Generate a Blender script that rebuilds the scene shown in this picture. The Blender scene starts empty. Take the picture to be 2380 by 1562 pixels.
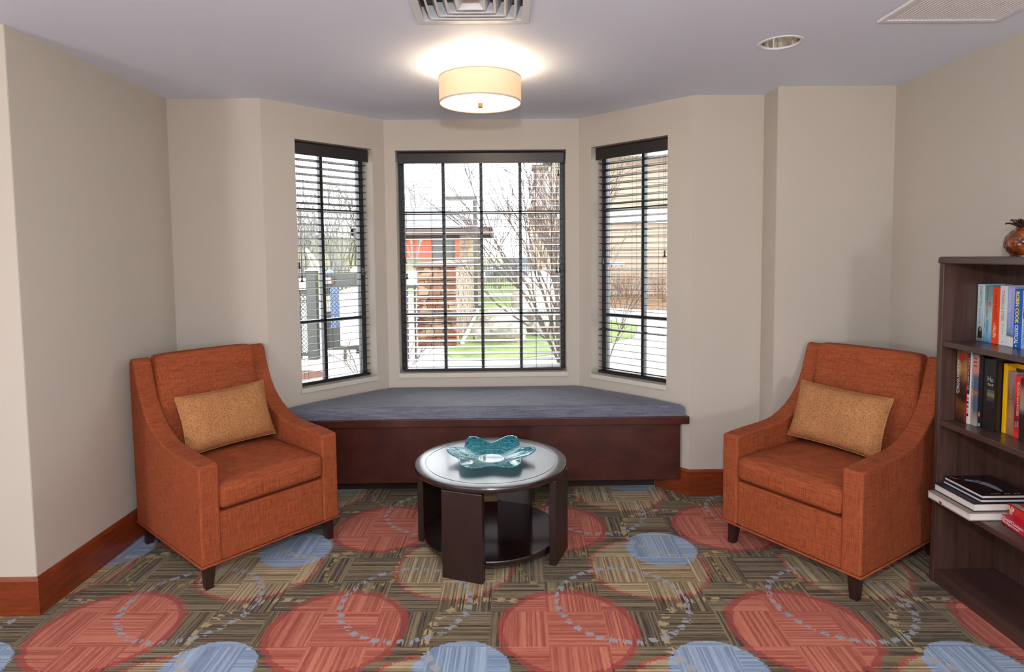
import bpy, bmesh, math, random
from mathutils import Matrix, Vector
R = math.radians
scene = bpy.context.scene
COL = scene.collection
random.seed(7)

# ------------------------------------------------------------------ camera
F_PX, PITCH, ROLL, YAW, YP, CAM_H = 1418.76, .0630, .0095, .0111, 679.94, 1.5053
cam_d = bpy.data.cameras.new('camera')
cam = bpy.data.objects.new('camera', cam_d); COL.objects.link(cam)
cam_d.sensor_fit = 'HORIZONTAL'; cam_d.sensor_width = 36
cam_d.lens = F_PX / 2380 * 36
cam_d.shift_y = -(781 - YP) / 2380
cam_d.clip_start = .05; cam_d.clip_end = 400
cam.matrix_world = (Matrix.Translation((0, 0, CAM_H)) @ Matrix.Rotation(-YAW, 4, 'Z')
                    @ Matrix.Rotation(R(90) - PITCH, 4, 'X') @ Matrix.Rotation(-ROLL, 4, 'Z'))
scene.camera = cam

# ------------------------------------------------------------------ world: bright overcast sky
world = bpy.data.worlds.new('overcast'); scene.world = world
world.use_nodes = True
bg = world.node_tree.nodes['Background']
bg.inputs[0].default_value = (.93, .96, 1.0, 1); bg.inputs[1].default_value = 8.0
# ------------------------------------------------------------------ lights
def light(name, kind, loc, energy, color=(1, 1, 1), size=.1, rot=(0, 0, 0), sizey=None):
    d = bpy.data.lights.new(name, kind); d.energy = energy; d.color = color
    if kind == 'AREA':
        d.size = size
        if sizey: d.shape = 'RECTANGLE'; d.size_y = sizey
    else: d.shadow_soft_size = size
    o = bpy.data.objects.new(name, d); COL.objects.link(o)
    o.location = loc; o.rotation_euler = rot
    return o
# the photographer's flash just above the lens, and two fill lights added behind the camera to brighten the room
light('camera_flash', 'POINT', (.0, -.06, 1.86), 118, (.97, .985, 1), .05)
light('added_fill_light', 'POINT', (-3.3, -1.5, 1.42), 205, (.95, .975, 1), .26)
light('added_fill_light', 'POINT', (1.55, -2.2, 1.42), 122, (.95, .975, 1), .18)
for loc, rz, w in (((-1.24, 4.18, 1.44), 45, .60), ((-.16, 4.51, 1.44), 0, 1.22), ((.95, 4.16, 1.44), -45, .62)):
    p = light('window_portal', 'AREA', loc, 1, (1, 1, 1), w, (R(-90), 0, R(rz)), 1.6)
    p.data.cycles.is_portal = True
vs = scene.view_settings
vs.view_transform = 'Standard'; vs.look = 'None'; vs.gamma = 1; vs.use_curve_mapping = False
vs.exposure = 0.0

# ------------------------------------------------------------------ helpers
def lin(c):
    return tuple(((v / 255) / 12.92 if v / 255 <= .04045 else ((v / 255 + .055) / 1.055) ** 2.4) for v in c[:3]) + (1,)

class NT:
    """small helper to write node trees as expressions"""
    def __init__(s, name):
        s.m = bpy.data.materials.new(name); s.m.use_nodes = True
        s.t = s.m.node_tree; s.n = s.t.nodes; s.l = s.t.links
        s.b = s.n['Principled BSDF']; s.out = s.n['Material Output']
    def put(s, sock, v):
        if isinstance(v, bpy.types.NodeSocket): s.l.new(v, sock)
        elif isinstance(v, tuple) and len(v) == 4 and sock.type == 'VECTOR': sock.default_value = v[:3]
        else: sock.default_value = v
    def math(s, op, a, b=0., c=None):
        n = s.n.new('ShaderNodeMath'); n.operation = op
        s.put(n.inputs[0], a); s.put(n.inputs[1], b)
        if c is not None: s.put(n.inputs[2], c)
        return n.outputs[0]
    def add(s, a, b): return s.math('ADD', a, b)
    def sub(s, a, b): return s.math('SUBTRACT', a, b)
    def mul(s, a, b): return s.math('MULTIPLY', a, b)
    def lt(s, a, b): return s.math('LESS_THAN', a, b)
    def gt(s, a, b): return s.math('GREATER_THAN', a, b)
    def floor(s, a): return s.math('FLOOR', a)
    def mixf(s, f, a, b): return s.add(s.mul(a, s.sub(1., f)), s.mul(b, f))
    def mix(s, f, a, b, blend='MIX'):
        n = s.n.new('ShaderNodeMix'); n.data_type = 'RGBA'; n.blend_type = blend
        s.put(n.inputs[0], f); s.put(n.inputs[6], a); s.put(n.inputs[7], b)
        return n.outputs[2]
    def ramp(s, f, stops):
        n = s.n.new('ShaderNodeValToRGB'); e = n.color_ramp.elements
        while len(e) < len(stops): e.new(.5)
        for k, (p, c) in enumerate(stops): e[k].position = p; e[k].color = c
        s.put(n.inputs[0], f); return n.outputs[0]
    def coord(s, kind='Object', scale=(1, 1, 1), rot=(0, 0, 0)):
        n = s.n.new('ShaderNodeTexCoord'); mp = s.n.new('ShaderNodeMapping')
        mp.inputs['Scale'].default_value = scale; mp.inputs['Rotation'].default_value = rot
        s.l.new(n.outputs[kind], mp.inputs[0]); return mp.outputs[0]
    def pos(s):
        n = s.n.new('ShaderNodeNewGeometry'); x = s.n.new('ShaderNodeSeparateXYZ')
        s.l.new(n.outputs['Position'], x.inputs[0]); return x.outputs[0], x.outputs[1], x.outputs[2], n.outputs['Position']
    def sep(s, v):
        x = s.n.new('ShaderNodeSeparateXYZ'); s.l.new(v, x.inputs[0]); return x.outputs
    def comb(s, x, y, z=0.):
        n = s.n.new('ShaderNodeCombineXYZ')
        for k, v in enumerate((x, y, z)): s.put(n.inputs[k], v)
        return n.outputs[0]
    def noise(s, vec, scale=5, detail=3, rough=.5, col=False):
        n = s.n.new('ShaderNodeTexNoise'); n.inputs['Scale'].default_value = scale
        n.inputs['Detail'].default_value = detail; n.inputs['Roughness'].default_value = rough
        if vec is not None: s.l.new(vec, n.inputs['Vector'])
        return n.outputs[1 if col else 0]
    def white(s, vec):
        n = s.n.new('ShaderNodeTexWhiteNoise'); s.l.new(vec, n.inputs[0]); return n.outputs[0]
    def voronoi(s, vec, scale, feature='F1', out=0):
        n = s.n.new('ShaderNodeTexVoronoi'); n.feature = feature; n.inputs['Scale'].default_value = scale
        if vec is not None: s.l.new(vec, n.inputs['Vector'])
        return n.outputs[out]
    def bump(s, h, strength=.3, dist=.002):
        n = s.n.new('ShaderNodeBump'); n.inputs['Strength'].default_value = strength; n.inputs['Distance'].default_value = dist
        s.l.new(h, n.inputs['Height']); s.l.new(n.outputs[0], s.b.inputs['Normal'])
    def set(s, color=None, rough=.5, metal=0., spec=.5, coat=0., coat_rough=.1):
        if color is not None: s.put(s.b.inputs['Base Color'], color)
        s.put(s.b.inputs['Roughness'], rough); s.b.inputs['Metallic'].default_value = metal
        s.b.inputs['Specular IOR Level'].default_value = spec
        s.b.inputs['Coat Weight'].default_value = coat; s.b.inputs['Coat Roughness'].default_value = coat_rough
        return s.m

def plain(name, c, rough=.5, metal=0., spec=.5, var=.06, scale=40, bump=0., coat=0., coat_rough=.1):
    k = NT(name); v = k.coord('Object'); f = k.noise(v, scale, 3)
    c = lin(c); a = tuple(x * (1 - var) for x in c[:3]) + (1,); b = tuple(min(1, x * (1 + var)) for x in c[:3]) + (1,)
    col = k.mix(f, a, b)
    if bump: k.bump(f, bump)
    return k.set(col, rough, metal, spec, coat, coat_rough)

def wood(name, dark, light_, scale=(1, 1, 14), rough=.35, coat=.0, coat_rough=.1, bump=.0, grain=6):
    k = NT(name); v = k.coord('Object', scale)
    a = k.noise(v, grain, 5, .6); b = k.noise(v, grain * 5, 3, .7)
    f = k.add(k.mul(a, .7), k.mul(b, .3))
    col = k.ramp(f, [(.32, lin(dark)), (.68, lin(light_))])
    if bump: k.bump(b, bump, .0006)
    return k.set(col, rough, 0, .5, coat, coat_rough)

class MB:
    """collects faces for one mesh object"""
    def __init__(s): s.v = []; s.f = []
    def q(s, vs, fs):
        o = len(s.v); s.v += [tuple(p) for p in vs]; s.f += [tuple(i + o for i in f) for f in fs]; return s
    def box(s, x0, x1, y0, y1, z0, z1):
        return s.q([(x0, y0, z0), (x1, y0, z0), (x1, y1, z0), (x0, y1, z0), (x0, y0, z1), (x1, y0, z1), (x1, y1, z1), (x0, y1, z1)],
                   [(0, 3, 2, 1), (4, 5, 6, 7), (0, 1, 5, 4), (1, 2, 6, 5), (2, 3, 7, 6), (3, 0, 4, 7)])
    def hexa(s, b, t):
        return s.q(list(b) + list(t), [(0, 3, 2, 1), (4, 5, 6, 7), (0, 1, 5, 4), (1, 2, 6, 5), (2, 3, 7, 6), (3, 0, 4, 7)])
    def prism(s, poly, z0, z1):
        n = len(poly)
        return s.q([(x, y, z0) for x, y in poly] + [(x, y, z1) for x, y in poly],
                   [tuple(range(n))[::-1], tuple(range(n, 2 * n))] + [(i, (i + 1) % n, (i + 1) % n + n, i + n) for i in range(n)])
    def prism_x(s, poly, x0, x1):          # poly in (y, z)
        n = len(poly)
        return s.q([(x0, y, z) for y, z in poly] + [(x1, y, z) for y, z in poly],
                   [tuple(range(n))[::-1], tuple(range(n, 2 * n))] + [(i, (i + 1) % n, (i + 1) % n + n, i + n) for i in range(n)])
    def lathe(s, prof, c=(0, 0, 0), seg=48, close=False):
        n = len(prof); vs = []; fs = []
        for k in range(seg):
            a = 2 * math.pi * k / seg
            for r, z in prof: vs.append((c[0] + r * math.cos(a), c[1] + r * math.sin(a), c[2] + z))
        for k in range(seg):
            k2 = (k + 1) % seg
            for i in range(n if close else n - 1):
                j = (i + 1) % n
                fs.append((k * n + i, k2 * n + i, k2 * n + j, k * n + j))
        return s.q(vs, fs)
    def tube(s, pts, rad, sides=6, cap=True):
        pts = [Vector(p) for p in pts]; rs = rad if isinstance(rad, (list, tuple)) else [rad] * len(pts)
        vs = []; fs = []
        for i, p in enumerate(pts):
            d = (pts[min(i + 1, len(pts) - 1)] - pts[max(i - 1, 0)])
            if d.length < 1e-9: d = Vector((0, 0, 1))
            d.normalize()
            u = d.cross(Vector((0, 0, 1)) if abs(d.z) < .9 else Vector((1, 0, 0))).normalized(); w = d.cross(u)
            for k in range(sides):
                a = 2 * math.pi * k / sides
                vs.append(p + (u * math.cos(a) + w * math.sin(a)) * rs[i])
        for i in range(len(pts) - 1):
            for k in range(sides):
                k2 = (k + 1) % sides
                fs.append((i * sides + k, i * sides + k2, (i + 1) * sides + k2, (i + 1) * sides + k))
        if cap: fs += [tuple(range(sides))[::-1], tuple(range((len(pts) - 1) * sides, len(pts) * sides))]
        return s.q(vs, fs)
    def grid(s, fn, nu, nv, close_u=False):
        vs = [fn(i / (nu if close_u else nu - 1), j / (nv - 1)) for i in range(nu) for j in range(nv)]; fs = []
        for i in range(nu if close_u else nu - 1):
            i2 = (i + 1) % nu
            for j in range(nv - 1): fs.append((i * nv + j, i2 * nv + j, i2 * nv + j + 1, i * nv + j + 1))
        return s.q(vs, fs)
    def softbox(s, c, h, r=.02, n=10, crown=(0, 0, 0), p=2.):
        """rounded, slightly crowned cushion block; c centre, h half sizes"""
        bm = bmesh.new(); bmesh.ops.create_cube(bm, size=2)
        bmesh.ops.subdivide_edges(bm, edges=bm.edges, cuts=n, use_grid_fill=True)
        vs = []; bm.verts.ensure_lookup_table()
        for v in bm.verts:
            u = v.co.copy(); q = []
            # concentrate vertices towards the edges
            w = [math.copysign(abs(a) ** .55, a) if abs(a) < 1 else a for a in u]
            for a in range(3):
                q.append(max(-(h[a] - r), min(h[a] - r, w[a] * h[a])))
            d = Vector([w[a] * h[a] - q[a] for a in range(3)])
            if d.length > 1e-9: d = d.normalized() * r
            P = [q[a] + d[a] for a in range(3)]
            for a in range(3):
                o1, o2 = (a + 1) % 3, (a + 2) % 3
                P[a] += crown[a] * (P[a] / h[a]) * max(0, 1 - abs(w[o1]) ** p) * max(0, 1 - abs(w[o2]) ** p)
            vs.append((c[0] + P[0], c[1] + P[1], c[2] + P[2]))
        fs = [tuple(v.index for v in f.verts) for f in bm.faces]
        bm.free(); return s.q(vs, fs)
    def xf(s, fn): s.v = [tuple(fn(Vector(p))) for p in s.v]; return s
    def build(s, name, mat, parent=None, smooth=False, bevel=0., seg=2, world=True, angle=35, subsurf=0):
        vs = s.v
        if parent is not None and world:
            mi = WORLD[parent.name].inverted(); vs = [tuple(mi @ Vector(p)) for p in vs]
        me = bpy.data.meshes.new(name); me.from_pydata([tuple(p) for p in vs], [], s.f)
        bm = bmesh.new(); bm.from_mesh(me); bmesh.ops.recalc_face_normals(bm, faces=bm.faces); bm.to_mesh(me); bm.free()
        o = bpy.data.objects.new(name, me); COL.objects.link(o)
        me.materials.append(mat)
        if smooth:
            me.polygons.foreach_set('use_smooth', [True] * len(me.polygons))
            if angle: me.set_sharp_from_angle(angle=R(angle))
        if bevel:
            b = o.modifiers.new('bevel', 'BEVEL'); b.width = bevel; b.segments = seg; b.limit_method = 'ANGLE'; b.angle_limit = R(40)
            if seg > 2: me.polygons.foreach_set('use_smooth', [True] * len(me.polygons)); b.harden_normals = True
        if subsurf:
            ss = o.modifiers.new('sub', 'SUBSURF'); ss.levels = subsurf; ss.render_levels = subsurf
        if parent is not None: o.parent = parent; WORLD[o.name] = WORLD[parent.name]
        else: WORLD[o.name] = Matrix.Identity(4)
        return o

WORLD = {}
def tag(o, label, cat=None, group=None, kind=None):
    o['label'] = label
    if cat: o['category'] = cat
    if group: o['group'] = group
    if kind: o['kind'] = kind
    return o
def thing(name, label, cat, loc=(0, 0, 0), rz=0., group=None, kind=None):
    o = bpy.data.objects.new(name, None); COL.objects.link(o)
    o.empty_display_size = .05
    o.location = loc; o.rotation_euler = (0, 0, rz)
    WORLD[o.name] = Matrix.Translation(loc) @ Matrix.Rotation(rz, 4, 'Z')
    return tag(o, label, cat, group, kind)
def dup(o, parent=None):
    c = o.copy(); COL.objects.link(c); c.parent = parent
    for ch in list(o.children): dup(ch, c)
    return c
def share(src, name, parent, loc=(0, 0, 0), rot=(0, 0, 0)):
    """another piece with the same mesh"""
    o = bpy.data.objects.new(name, src.data); COL.objects.link(o)
    o.parent = parent; o.location = loc; o.rotation_euler = rot
    for m in src.modifiers:
        n = o.modifiers.new(m.name, m.type)
        if m.type == 'BEVEL': n.width = m.width; n.segments = m.segments; n.limit_method = m.limit_method; n.angle_limit = m.angle_limit
    return o
def lettering(text, mat, parent, origin, X, Y, length=None, height=None, lift=.0006, name='lettering', shear=0., bold=0.):
    """flat printed letters: first letter's lower left at origin, reading along X, upright along Y (world axes)"""
    cu = bpy.data.curves.new(name, 'FONT'); cu.body = text; cu.size = 1; cu.shear = shear; cu.offset = bold; cu.resolution_u = 2
    tmp = bpy.data.objects.new(name, cu); COL.objects.link(tmp)
    me = bpy.data.meshes.new_from_object(tmp)
    bpy.data.objects.remove(tmp); bpy.data.curves.remove(cu)
    xs = [v.co.x for v in me.vertices]; ys = [v.co.y for v in me.vertices]
    w = max(xs) - min(xs); h = max(ys) - min(ys)
    sx = (length / w) if length else height / h; sy = (height / h) if height else sx
    X = Vector(X).normalized(); Y = Vector(Y).normalized(); N = X.cross(Y)
    mi = WORLD[parent.name].inverted() if parent is not None else Matrix.Identity(4)
    for v in me.vertices:
        p = Vector(origin) + X * ((v.co.x - min(xs)) * sx) + Y * ((v.co.y - min(ys)) * sy) + N * lift
        v.co = mi @ p
    o = bpy.data.objects.new(name, me); COL.objects.link(o); me.materials.append(mat)
    if parent is not None: o.parent = parent
    return o

# ------------------------------------------------------------------ materials
M = {}
def wall_mat(name, c):
    k = NT(name); v = k.coord('Object')
    big = k.noise(v, .9, 3); fine = k.noise(v, 260, 2)
    c = lin(c)
    col = k.mix(big, tuple(x * .97 for x in c[:3]) + (1,), tuple(x * 1.03 for x in c[:3]) + (1,))
    k.bump(fine, .12, .0008)
    return k.set(col, .62, 0, .3)
M['wall'] = wall_mat('painted_wall_taupe', (191, 182, 169))
M['ceiling'] = wall_mat('painted_ceiling', (226, 235, 253))
M['sillw'] = plain('sill_paint', (204, 197, 184), .5)
M['cherry'] = wood('cherry_baseboard', (96, 34, 14), (140, 62, 26), (1.5, 1.5, 12), .32, .25, .2, 0, 5)
M['bench'] = wood('bench_cherry', (52, 21, 16), (84, 40, 30), (2, 2, 3), .34, .15, .25, 0, 3)
M['espresso'] = wood('espresso_wood', (26, 12, 11), (44, 22, 19), (8, 8, 1.2), .42, .1, .3, 0, 4)
M['espresso_top'] = wood('espresso_top', (28, 14, 13), (40, 22, 20), (2, 12, 2), .32, .9, .2, 0, 4)
M['espresso_shelf'] = wood('espresso_shelf', (26, 13, 12), (36, 20, 18), (2, 12, 2), .16, 1., .09, 0, 4)
M['leg'] = wood('chair_leg_wood', (30, 14, 12), (48, 25, 22), (10, 10, 1), .38, .2, .2)
M['walnut'] = wood('walnut_laminate', (48, 30, 27), (92, 64, 55), (16, 16, .8), .36, .12, .3, .1, 3)
M['walnut_h'] = wood('walnut_laminate_flat', (56, 37, 34), (84, 60, 54), (14, .8, 14), .3, .2, .25, .1, 3)
M['blind'] = plain('blind_espresso', (36, 30, 31), .3, 0, .5, .1, 20, 0, .2, .2)
M['cord'] = plain('blind_cord', (40, 30, 30), .8)
M['frame'] = plain('window_bronze', (44, 46, 50), .4, .0, .5)
M['white_metal'] = plain('white_enamel', (218, 220, 224), .4, 0, .5, .03)
M['vent_dark'] = plain('duct_shadow', (96, 94, 92), .8)
M['grille'] = plain('grille_enamel', (228, 227, 230), .45, 0, .5, .03)
M['chrome'] = plain('chrome_reflector', (232, 228, 222), .14, 1, .5, .03)
M['brass'] = plain('brushed_brass', (168, 140, 96), .25, 1)

def fabric(name, a, b, scale_u=240, rough=.85, vert=True):
    k = NT(name); v = k.coord('Object')
    t1 = k.noise(k.coord('Object', (1, 1, .06)), scale_u, 2, .6)
    t2 = k.noise(k.coord('Object', (.06, .06, 1)), scale_u, 2, .6)
    big = k.noise(v, 7, 3)
    f = k.add(k.mul(t1, .5), k.add(k.mul(t2, .42), k.mul(big, .1)))
    col = k.ramp(f, [(.36, lin(a)), (.68, lin(b))])
    k.bump(k.add(t1, t2), .25, .0012)
    return k.set(col, rough, 0, .25)
M['orange'] = fabric('orange_upholstery', (118, 54, 28), (172, 88, 50))
M['piping'] = fabric('orange_piping', (132, 58, 30), (172, 84, 46))
def pillow_mat():
    k = NT('ostrich_print_pillow'); v = k.coord('Object')
    d = k.voronoi(v, 190); n = k.noise(v, 12, 3); fine = k.noise(v, 300, 2)
    base = k.mix(n, lin((158, 104, 62)), lin((192, 136, 88)))
    col = k.mix(k.math('SMOOTHSTEP', d, .42, .22) if False else k.math('LESS_THAN', d, .36), base, lin((128, 80, 46)))
    k.bump(k.add(k.mul(d, .8), k.mul(fine, .3)), .5, .002)
    return k.set(col, .8, 0, .25)
M['pillow'] = pillow_mat()
def cushion_mat():
    k = NT('slate_blue_bench_fabric')
    a = k.noise(k.coord('Object', (.05, 1, 1)), 170, 3, .7); b = k.noise(k.coord('Object', (1, .1, .1)), 300, 2); n = k.noise(k.coord('Object'), 3, 2)
    f = k.add(k.mul(a, .62), k.add(k.mul(b, .2), k.mul(n, .18)))
    col = k.ramp(f, [(.34, lin((74, 76, 88))), (.66, lin((128, 130, 144)))])
    k.bump(a, .3, .001)
    k.b.inputs['Sheen Weight'].default_value = .1
    return k.set(col, .72, 0, .35)
M['cushion'] = cushion_mat()

def carpet_mat():
    k = NT('patterned_carpet')
    X, Y, Z, P = k.pos()
    dx, dy = k.sub(X, .2374), k.sub(Y, 2.3557)
    c, s = math.cos(R(1.4)), math.sin(R(1.4))
    u = k.sub(k.mul(dx, c), k.mul(dy, s)); v = k.add(k.mul(dx, s), k.mul(dy, c))
    PX, PY = .933, .921
    bi = k.floor(k.math('DIVIDE', k.add(u, .08), PX / 4)); bj = k.floor(k.math('DIVIDE', k.add(v, .107), PY / 4))
    par = k.math('ABSOLUTE', k.math('MODULO', k.add(bi, bj), 2.))          # 0: stripes along u, 1: along v
    w = .0062
    across = k.mixf(par, v, u); along = k.mixf(par, u, v)
    si = k.floor(k.math('DIVIDE', across, w))
    rnd = k.white(k.comb(si, k.add(bi, k.mul(bj, 17.3)), 0.))
    seg = k.floor(k.add(k.math('DIVIDE', along, .05), k.mul(rnd, 9.)))
    rnd2 = k.white(k.comb(si, seg, 3.))
    jag = k.mul(k.sub(rnd, .5), .040)
    across_s = k.mul(k.add(si, .5), w); along_j = k.add(along, jag)
    uj = k.mixf(par, along_j, across_s); vj = k.mixf(par, across_s, along_j)
    fine = k.noise(P, 420, 2, .6)
    tone = k.add(k.mul(k.math('POWER', rnd, 1.35), .82), k.add(k.mul(rnd2, .22), k.mul(k.sub(fine, .5), .5)))
    def delta(cx, cy, a=None, b=None):
        a = a or uj; b = b or vj
        ex = k.sub(k.math('FLOORED_MODULO', k.add(a, PX / 2 - cx + 10 * PX), PX), PX / 2)
        ey = k.sub(k.math('FLOORED_MODULO', k.add(b, PY / 2 - cy + 10 * PY), PY), PY / 2)
        return ex, ey
    def dist(cx, cy, a=None, b=None):
        ex, ey = delta(cx, cy, a, b)
        return k.math('SQRT', k.add(k.mul(ex, ex), k.mul(ey, ey))), ex, ey
    def ring(cx, cy, r, wd, n, duty, a=None, b=None):
        d, ex, ey = dist(cx, cy, a, b)
        on = k.lt(k.math('ABSOLUTE', k.sub(d, r)), wd)
        ph = k.math('FRACT', k.add(k.mul(k.math('ARCTAN2', ey, ex), n / (2 * math.pi)), 50.))
        return k.mul(on, k.lt(ph, duty))
    T = lambda a, b: k.mix(tone, lin(a), lin(b))
    col = T((44, 33, 24), (146, 127, 96))
    ub = k.mixf(.45, u, uj); vb = k.mixf(.45, v, vj)
    yel = ring(0, .482, .188, .012, 26, .62, ub, vb)
    col = k.mix(k.mul(yel, k.gt(rnd2, .35)), col, lin((150, 138, 74)))
    tan = ring(.642, -.058, .272, .016, 30, .6, ub, vb)
    col = k.mix(k.mul(tan, k.gt(rnd2, .3)), col, lin((172, 150, 112)))
    db, _, _ = dist(.427, .490)
    col = k.mix(k.lt(db, .272), col, T((104, 84, 58), (198, 174, 134)))
    rim = k.mul(ring(.427, .490, .276, .0115, 38, .78), .85)
    col = k.mix(rim, col, T((144, 60, 48), (182, 92, 72)))
    dbl, _, _ = dist(.527, .671, ub, vb)
    col = k.mix(k.lt(dbl, .178), col, T((112, 130, 156), (170, 186, 204)))
    col = k.mix(k.mul(tan, k.mul(k.lt(dbl, .17), .8)), col, lin((170, 162, 148)))
    dr, _, _ = dist(0, 0)
    dr2, _, _ = dist(0, 0, ub, vb)
    col = k.mix(k.lt(dr, .286), col, T((132, 54, 46), (172, 82, 68)))
    col = k.mix(k.lt(dr2, .258), col, T((152, 68, 54), (206, 124, 98)))
    br = ring(.247, .195, .278, .0125, 33, .64, ub, vb)
    col = k.mix(k.mul(k.mul(br, k.gt(rnd2, .16)), .85), col, lin((152, 158, 166)))
    k.bump(k.add(k.mul(fine, 1.), k.mul(rnd, .4)), .55, .004)
    k.b.inputs['Sheen Weight'].default_value = .1
    return k.set(col, .95, 0, .1)
M['carpet'] = carpet_mat()

def glass_pane():
    k = NT('window_glass')
    tr = k.n.new('ShaderNodeBsdfTransparent'); tr.inputs[0].default_value = (.97, .98, .98, 1)
    gl = k.n.new('ShaderNodeBsdfGlossy'); gl.inputs['Roughness'].default_value = .02
    fr = k.n.new('ShaderNodeFresnel'); fr.inputs[0].default_value = 1.45
    spots = k.lt(k.voronoi(k.coord('Object'), 38), .05)       # dried rain spots on the glass
    mx = k.n.new('ShaderNodeMixShader'); k.l.new(fr.outputs[0], mx.inputs[0]); k.l.new(tr.outputs[0], mx.inputs[1]); k.l.new(gl.outputs[0], mx.inputs[2])
    df = k.n.new('ShaderNodeBsdfDiffuse'); df.inputs[0].default_value = (.8, .8, .8, 1)
    m2 = k.n.new('ShaderNodeMixShader'); k.put(m2.inputs[0], k.mul(spots, .5)); k.l.new(mx.outputs[0], m2.inputs[1]); k.l.new(df.outputs[0], m2.inputs[2])
    k.l.new(m2.outputs[0], k.out.inputs[0]); return k.m
M['glass'] = glass_pane()
def bowl_glass():
    k = NT('teal_art_glass'); v = k.coord('Object'); x, y, z = k.sep(v)
    r = k.math('SQRT', k.add(k.mul(x, x), k.mul(y, y)))
    wob = k.noise(v, 14, 2)
    w1 = k.noise(k.comb(k.add(k.mul(r, 42.), k.mul(wob, 3.)), k.mul(wob, 2.), 0.), 6, 3)
    col = k.ramp(w1, [(.32, lin((0, 52, 84))), (.44, lin((6, 128, 152))), (.56, lin((50, 180, 188))), (.68, lin((176, 190, 164)))])
    clear = k.lt(r, .066)
    specks = k.lt(k.voronoi(v, 120), .22)
    col = k.mix(clear, col, k.mix(specks, lin((215, 232, 236)), lin((40, 60, 90))))
    tr = k.n.new('ShaderNodeBsdfTransparent'); k.put(tr.inputs[0], k.mix(.38, col, (1, 1, 1, 1)))
    df = k.n.new('ShaderNodeBsdfPrincipled'); k.put(df.inputs['Base Color'], col); df.inputs['Roughness'].default_value = .06
    df.inputs['Coat Weight'].default_value = .6; df.inputs['Coat Roughness'].default_value = .03
    mx = k.n.new('ShaderNodeMixShader'); k.put(mx.inputs[0], .5); k.l.new(tr.outputs[0], mx.inputs[1]); k.l.new(df.outputs[0], mx.inputs[2])
    k.l.new(mx.outputs[0], k.out.inputs[0]); return k.m
M['bowl'] = bowl_glass()
def emissive(name, base, em, strength, rough=.7):
    k = NT(name); k.set(lin(base), rough)
    k.b.inputs['Emission Color'].default_value = lin(em); k.b.inputs['Emission Strength'].default_value = strength
    return k.m
M['shade'] = emissive('lit_linen_shade', (222, 202, 172), (255, 204, 148), .40, .9)
M['shade_edge'] = plain('shade_binding', (206, 188, 166), .8)
M['diffuser'] = emissive('lit_diffuser', (255, 250, 240), (255, 240, 214), 1.5, .5)

# ------------------------------------------------------------------ room shell
H = 2.44
A = (-1.992, 2.524); B = (-1.992, 3.694); C = (-1.44, 3.694); D = (-.832, 4.302); E_ = (.523, 4.302); F = (1.131, 3.694)
G = (1.56, 3.694); G2 = (1.56, 3.51); K = (2.235, 3.51)
def wall(name, p0, p1, label, openings=(), t=.20, e0=0., e1=0.):
    p0, p1 = Vector(p0), Vector(p1); d = (p1 - p0); L = d.length; d.normalize(); n = Vector((-d.y, d.x))
    us = sorted({-e0, L + e1, *[a for o in openings for a in o[:2]]}); zs = sorted({-.02, H + .02, *[a for o in openings for a in o[2:]]})
    m = MB()
    for i in range(len(us) - 1):
        for j in range(len(zs) - 1):
            cu, cz = (us[i] + us[i + 1]) / 2, (zs[j] + zs[j + 1]) / 2
            if any(o[0] < cu < o[1] and o[2] < cz < o[3] for o in openings): continue
            pt = lambda u, y, z: (p0.x + d.x * u + n.x * y, p0.y + d.y * u + n.y * y, z)
            m.hexa([pt(us[i], 0, zs[j]), pt(us[i + 1], 0, zs[j]), pt(us[i + 1], t, zs[j]), pt(us[i], t, zs[j])],
                   [pt(us[i], 0, zs[j + 1]), pt(us[i + 1], 0, zs[j + 1]), pt(us[i + 1], t, zs[j + 1]), pt(us[i], t, zs[j + 1])])
    return tag(m.build(name, M['wall']), label, 'wall', kind='structure')
Z0, Z1 = .640, 2.230
wall('wall_front_left', (-4.8, 2.524), A, 'taupe wall at the left edge, facing the camera', t=.1, e1=-.002)
wall('wall_left', A, B, 'long taupe side wall behind the left armchair', t=.1, e0=-.002, e1=.1)
wall('wall_back_left', B, C, 'narrow taupe wall between left corner and bay', e0=.1)
wall('wall_bay_left', C, D, 'angled taupe bay wall holding the left narrow window', [(.208, .764, Z0, Z1)], e1=.062)
wall('wall_bay_center', D, E_, 'taupe bay wall around the wide middle window', [(.077, 1.266, Z0, Z1)], e0=.062, e1=.062)
wall('wall_bay_right', E_, F, 'angled taupe bay wall holding the right narrow window', [(.106, .694, Z0, Z1)], e0=.062)
wall('wall_back_right', F, G, 'narrow taupe wall right of the bay window')
wall('wall_jog', G, G2, 'shallow taupe return where the wall steps forward', t=.1, e1=-.002)
wall('wall_alcove', G2, K, 'taupe wall behind the right armchair', t=.1, e0=-.002, e1=.1)
wall('wall_right', K, (2.235, -3.5), 'taupe side wall behind the bookcase', t=.1, e0=.1, e1=.1)
wall('wall_rear', (2.235, -3.5), (-4.8, -3.5), 'taupe wall at the far end of the lounge behind the camera', t=.1, e0=.1, e1=.1)
wall('wall_far_left', (-4.8, -3.5), (-4.8, 2.524), 'taupe wall on the far left of the lounge', t=.1, e0=.1, e1=.1)

fl = MB().prism([(-4.9, -3.6), (2.3, -3.6), (2.3, 3.56), (1.6, 3.56), (1.6, 3.74), (1.131, 3.74), (.55, 4.34), (-.86, 4.34), (-1.44, 3.74), (-2.05, 3.74), (-2.05, 2.6), (-4.9, 2.6)], -.05, 0)
tag(fl.build('floor', M['carpet']), 'patterned carpet floor with red, blue and beige discs', 'floor', kind='structure')

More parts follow.
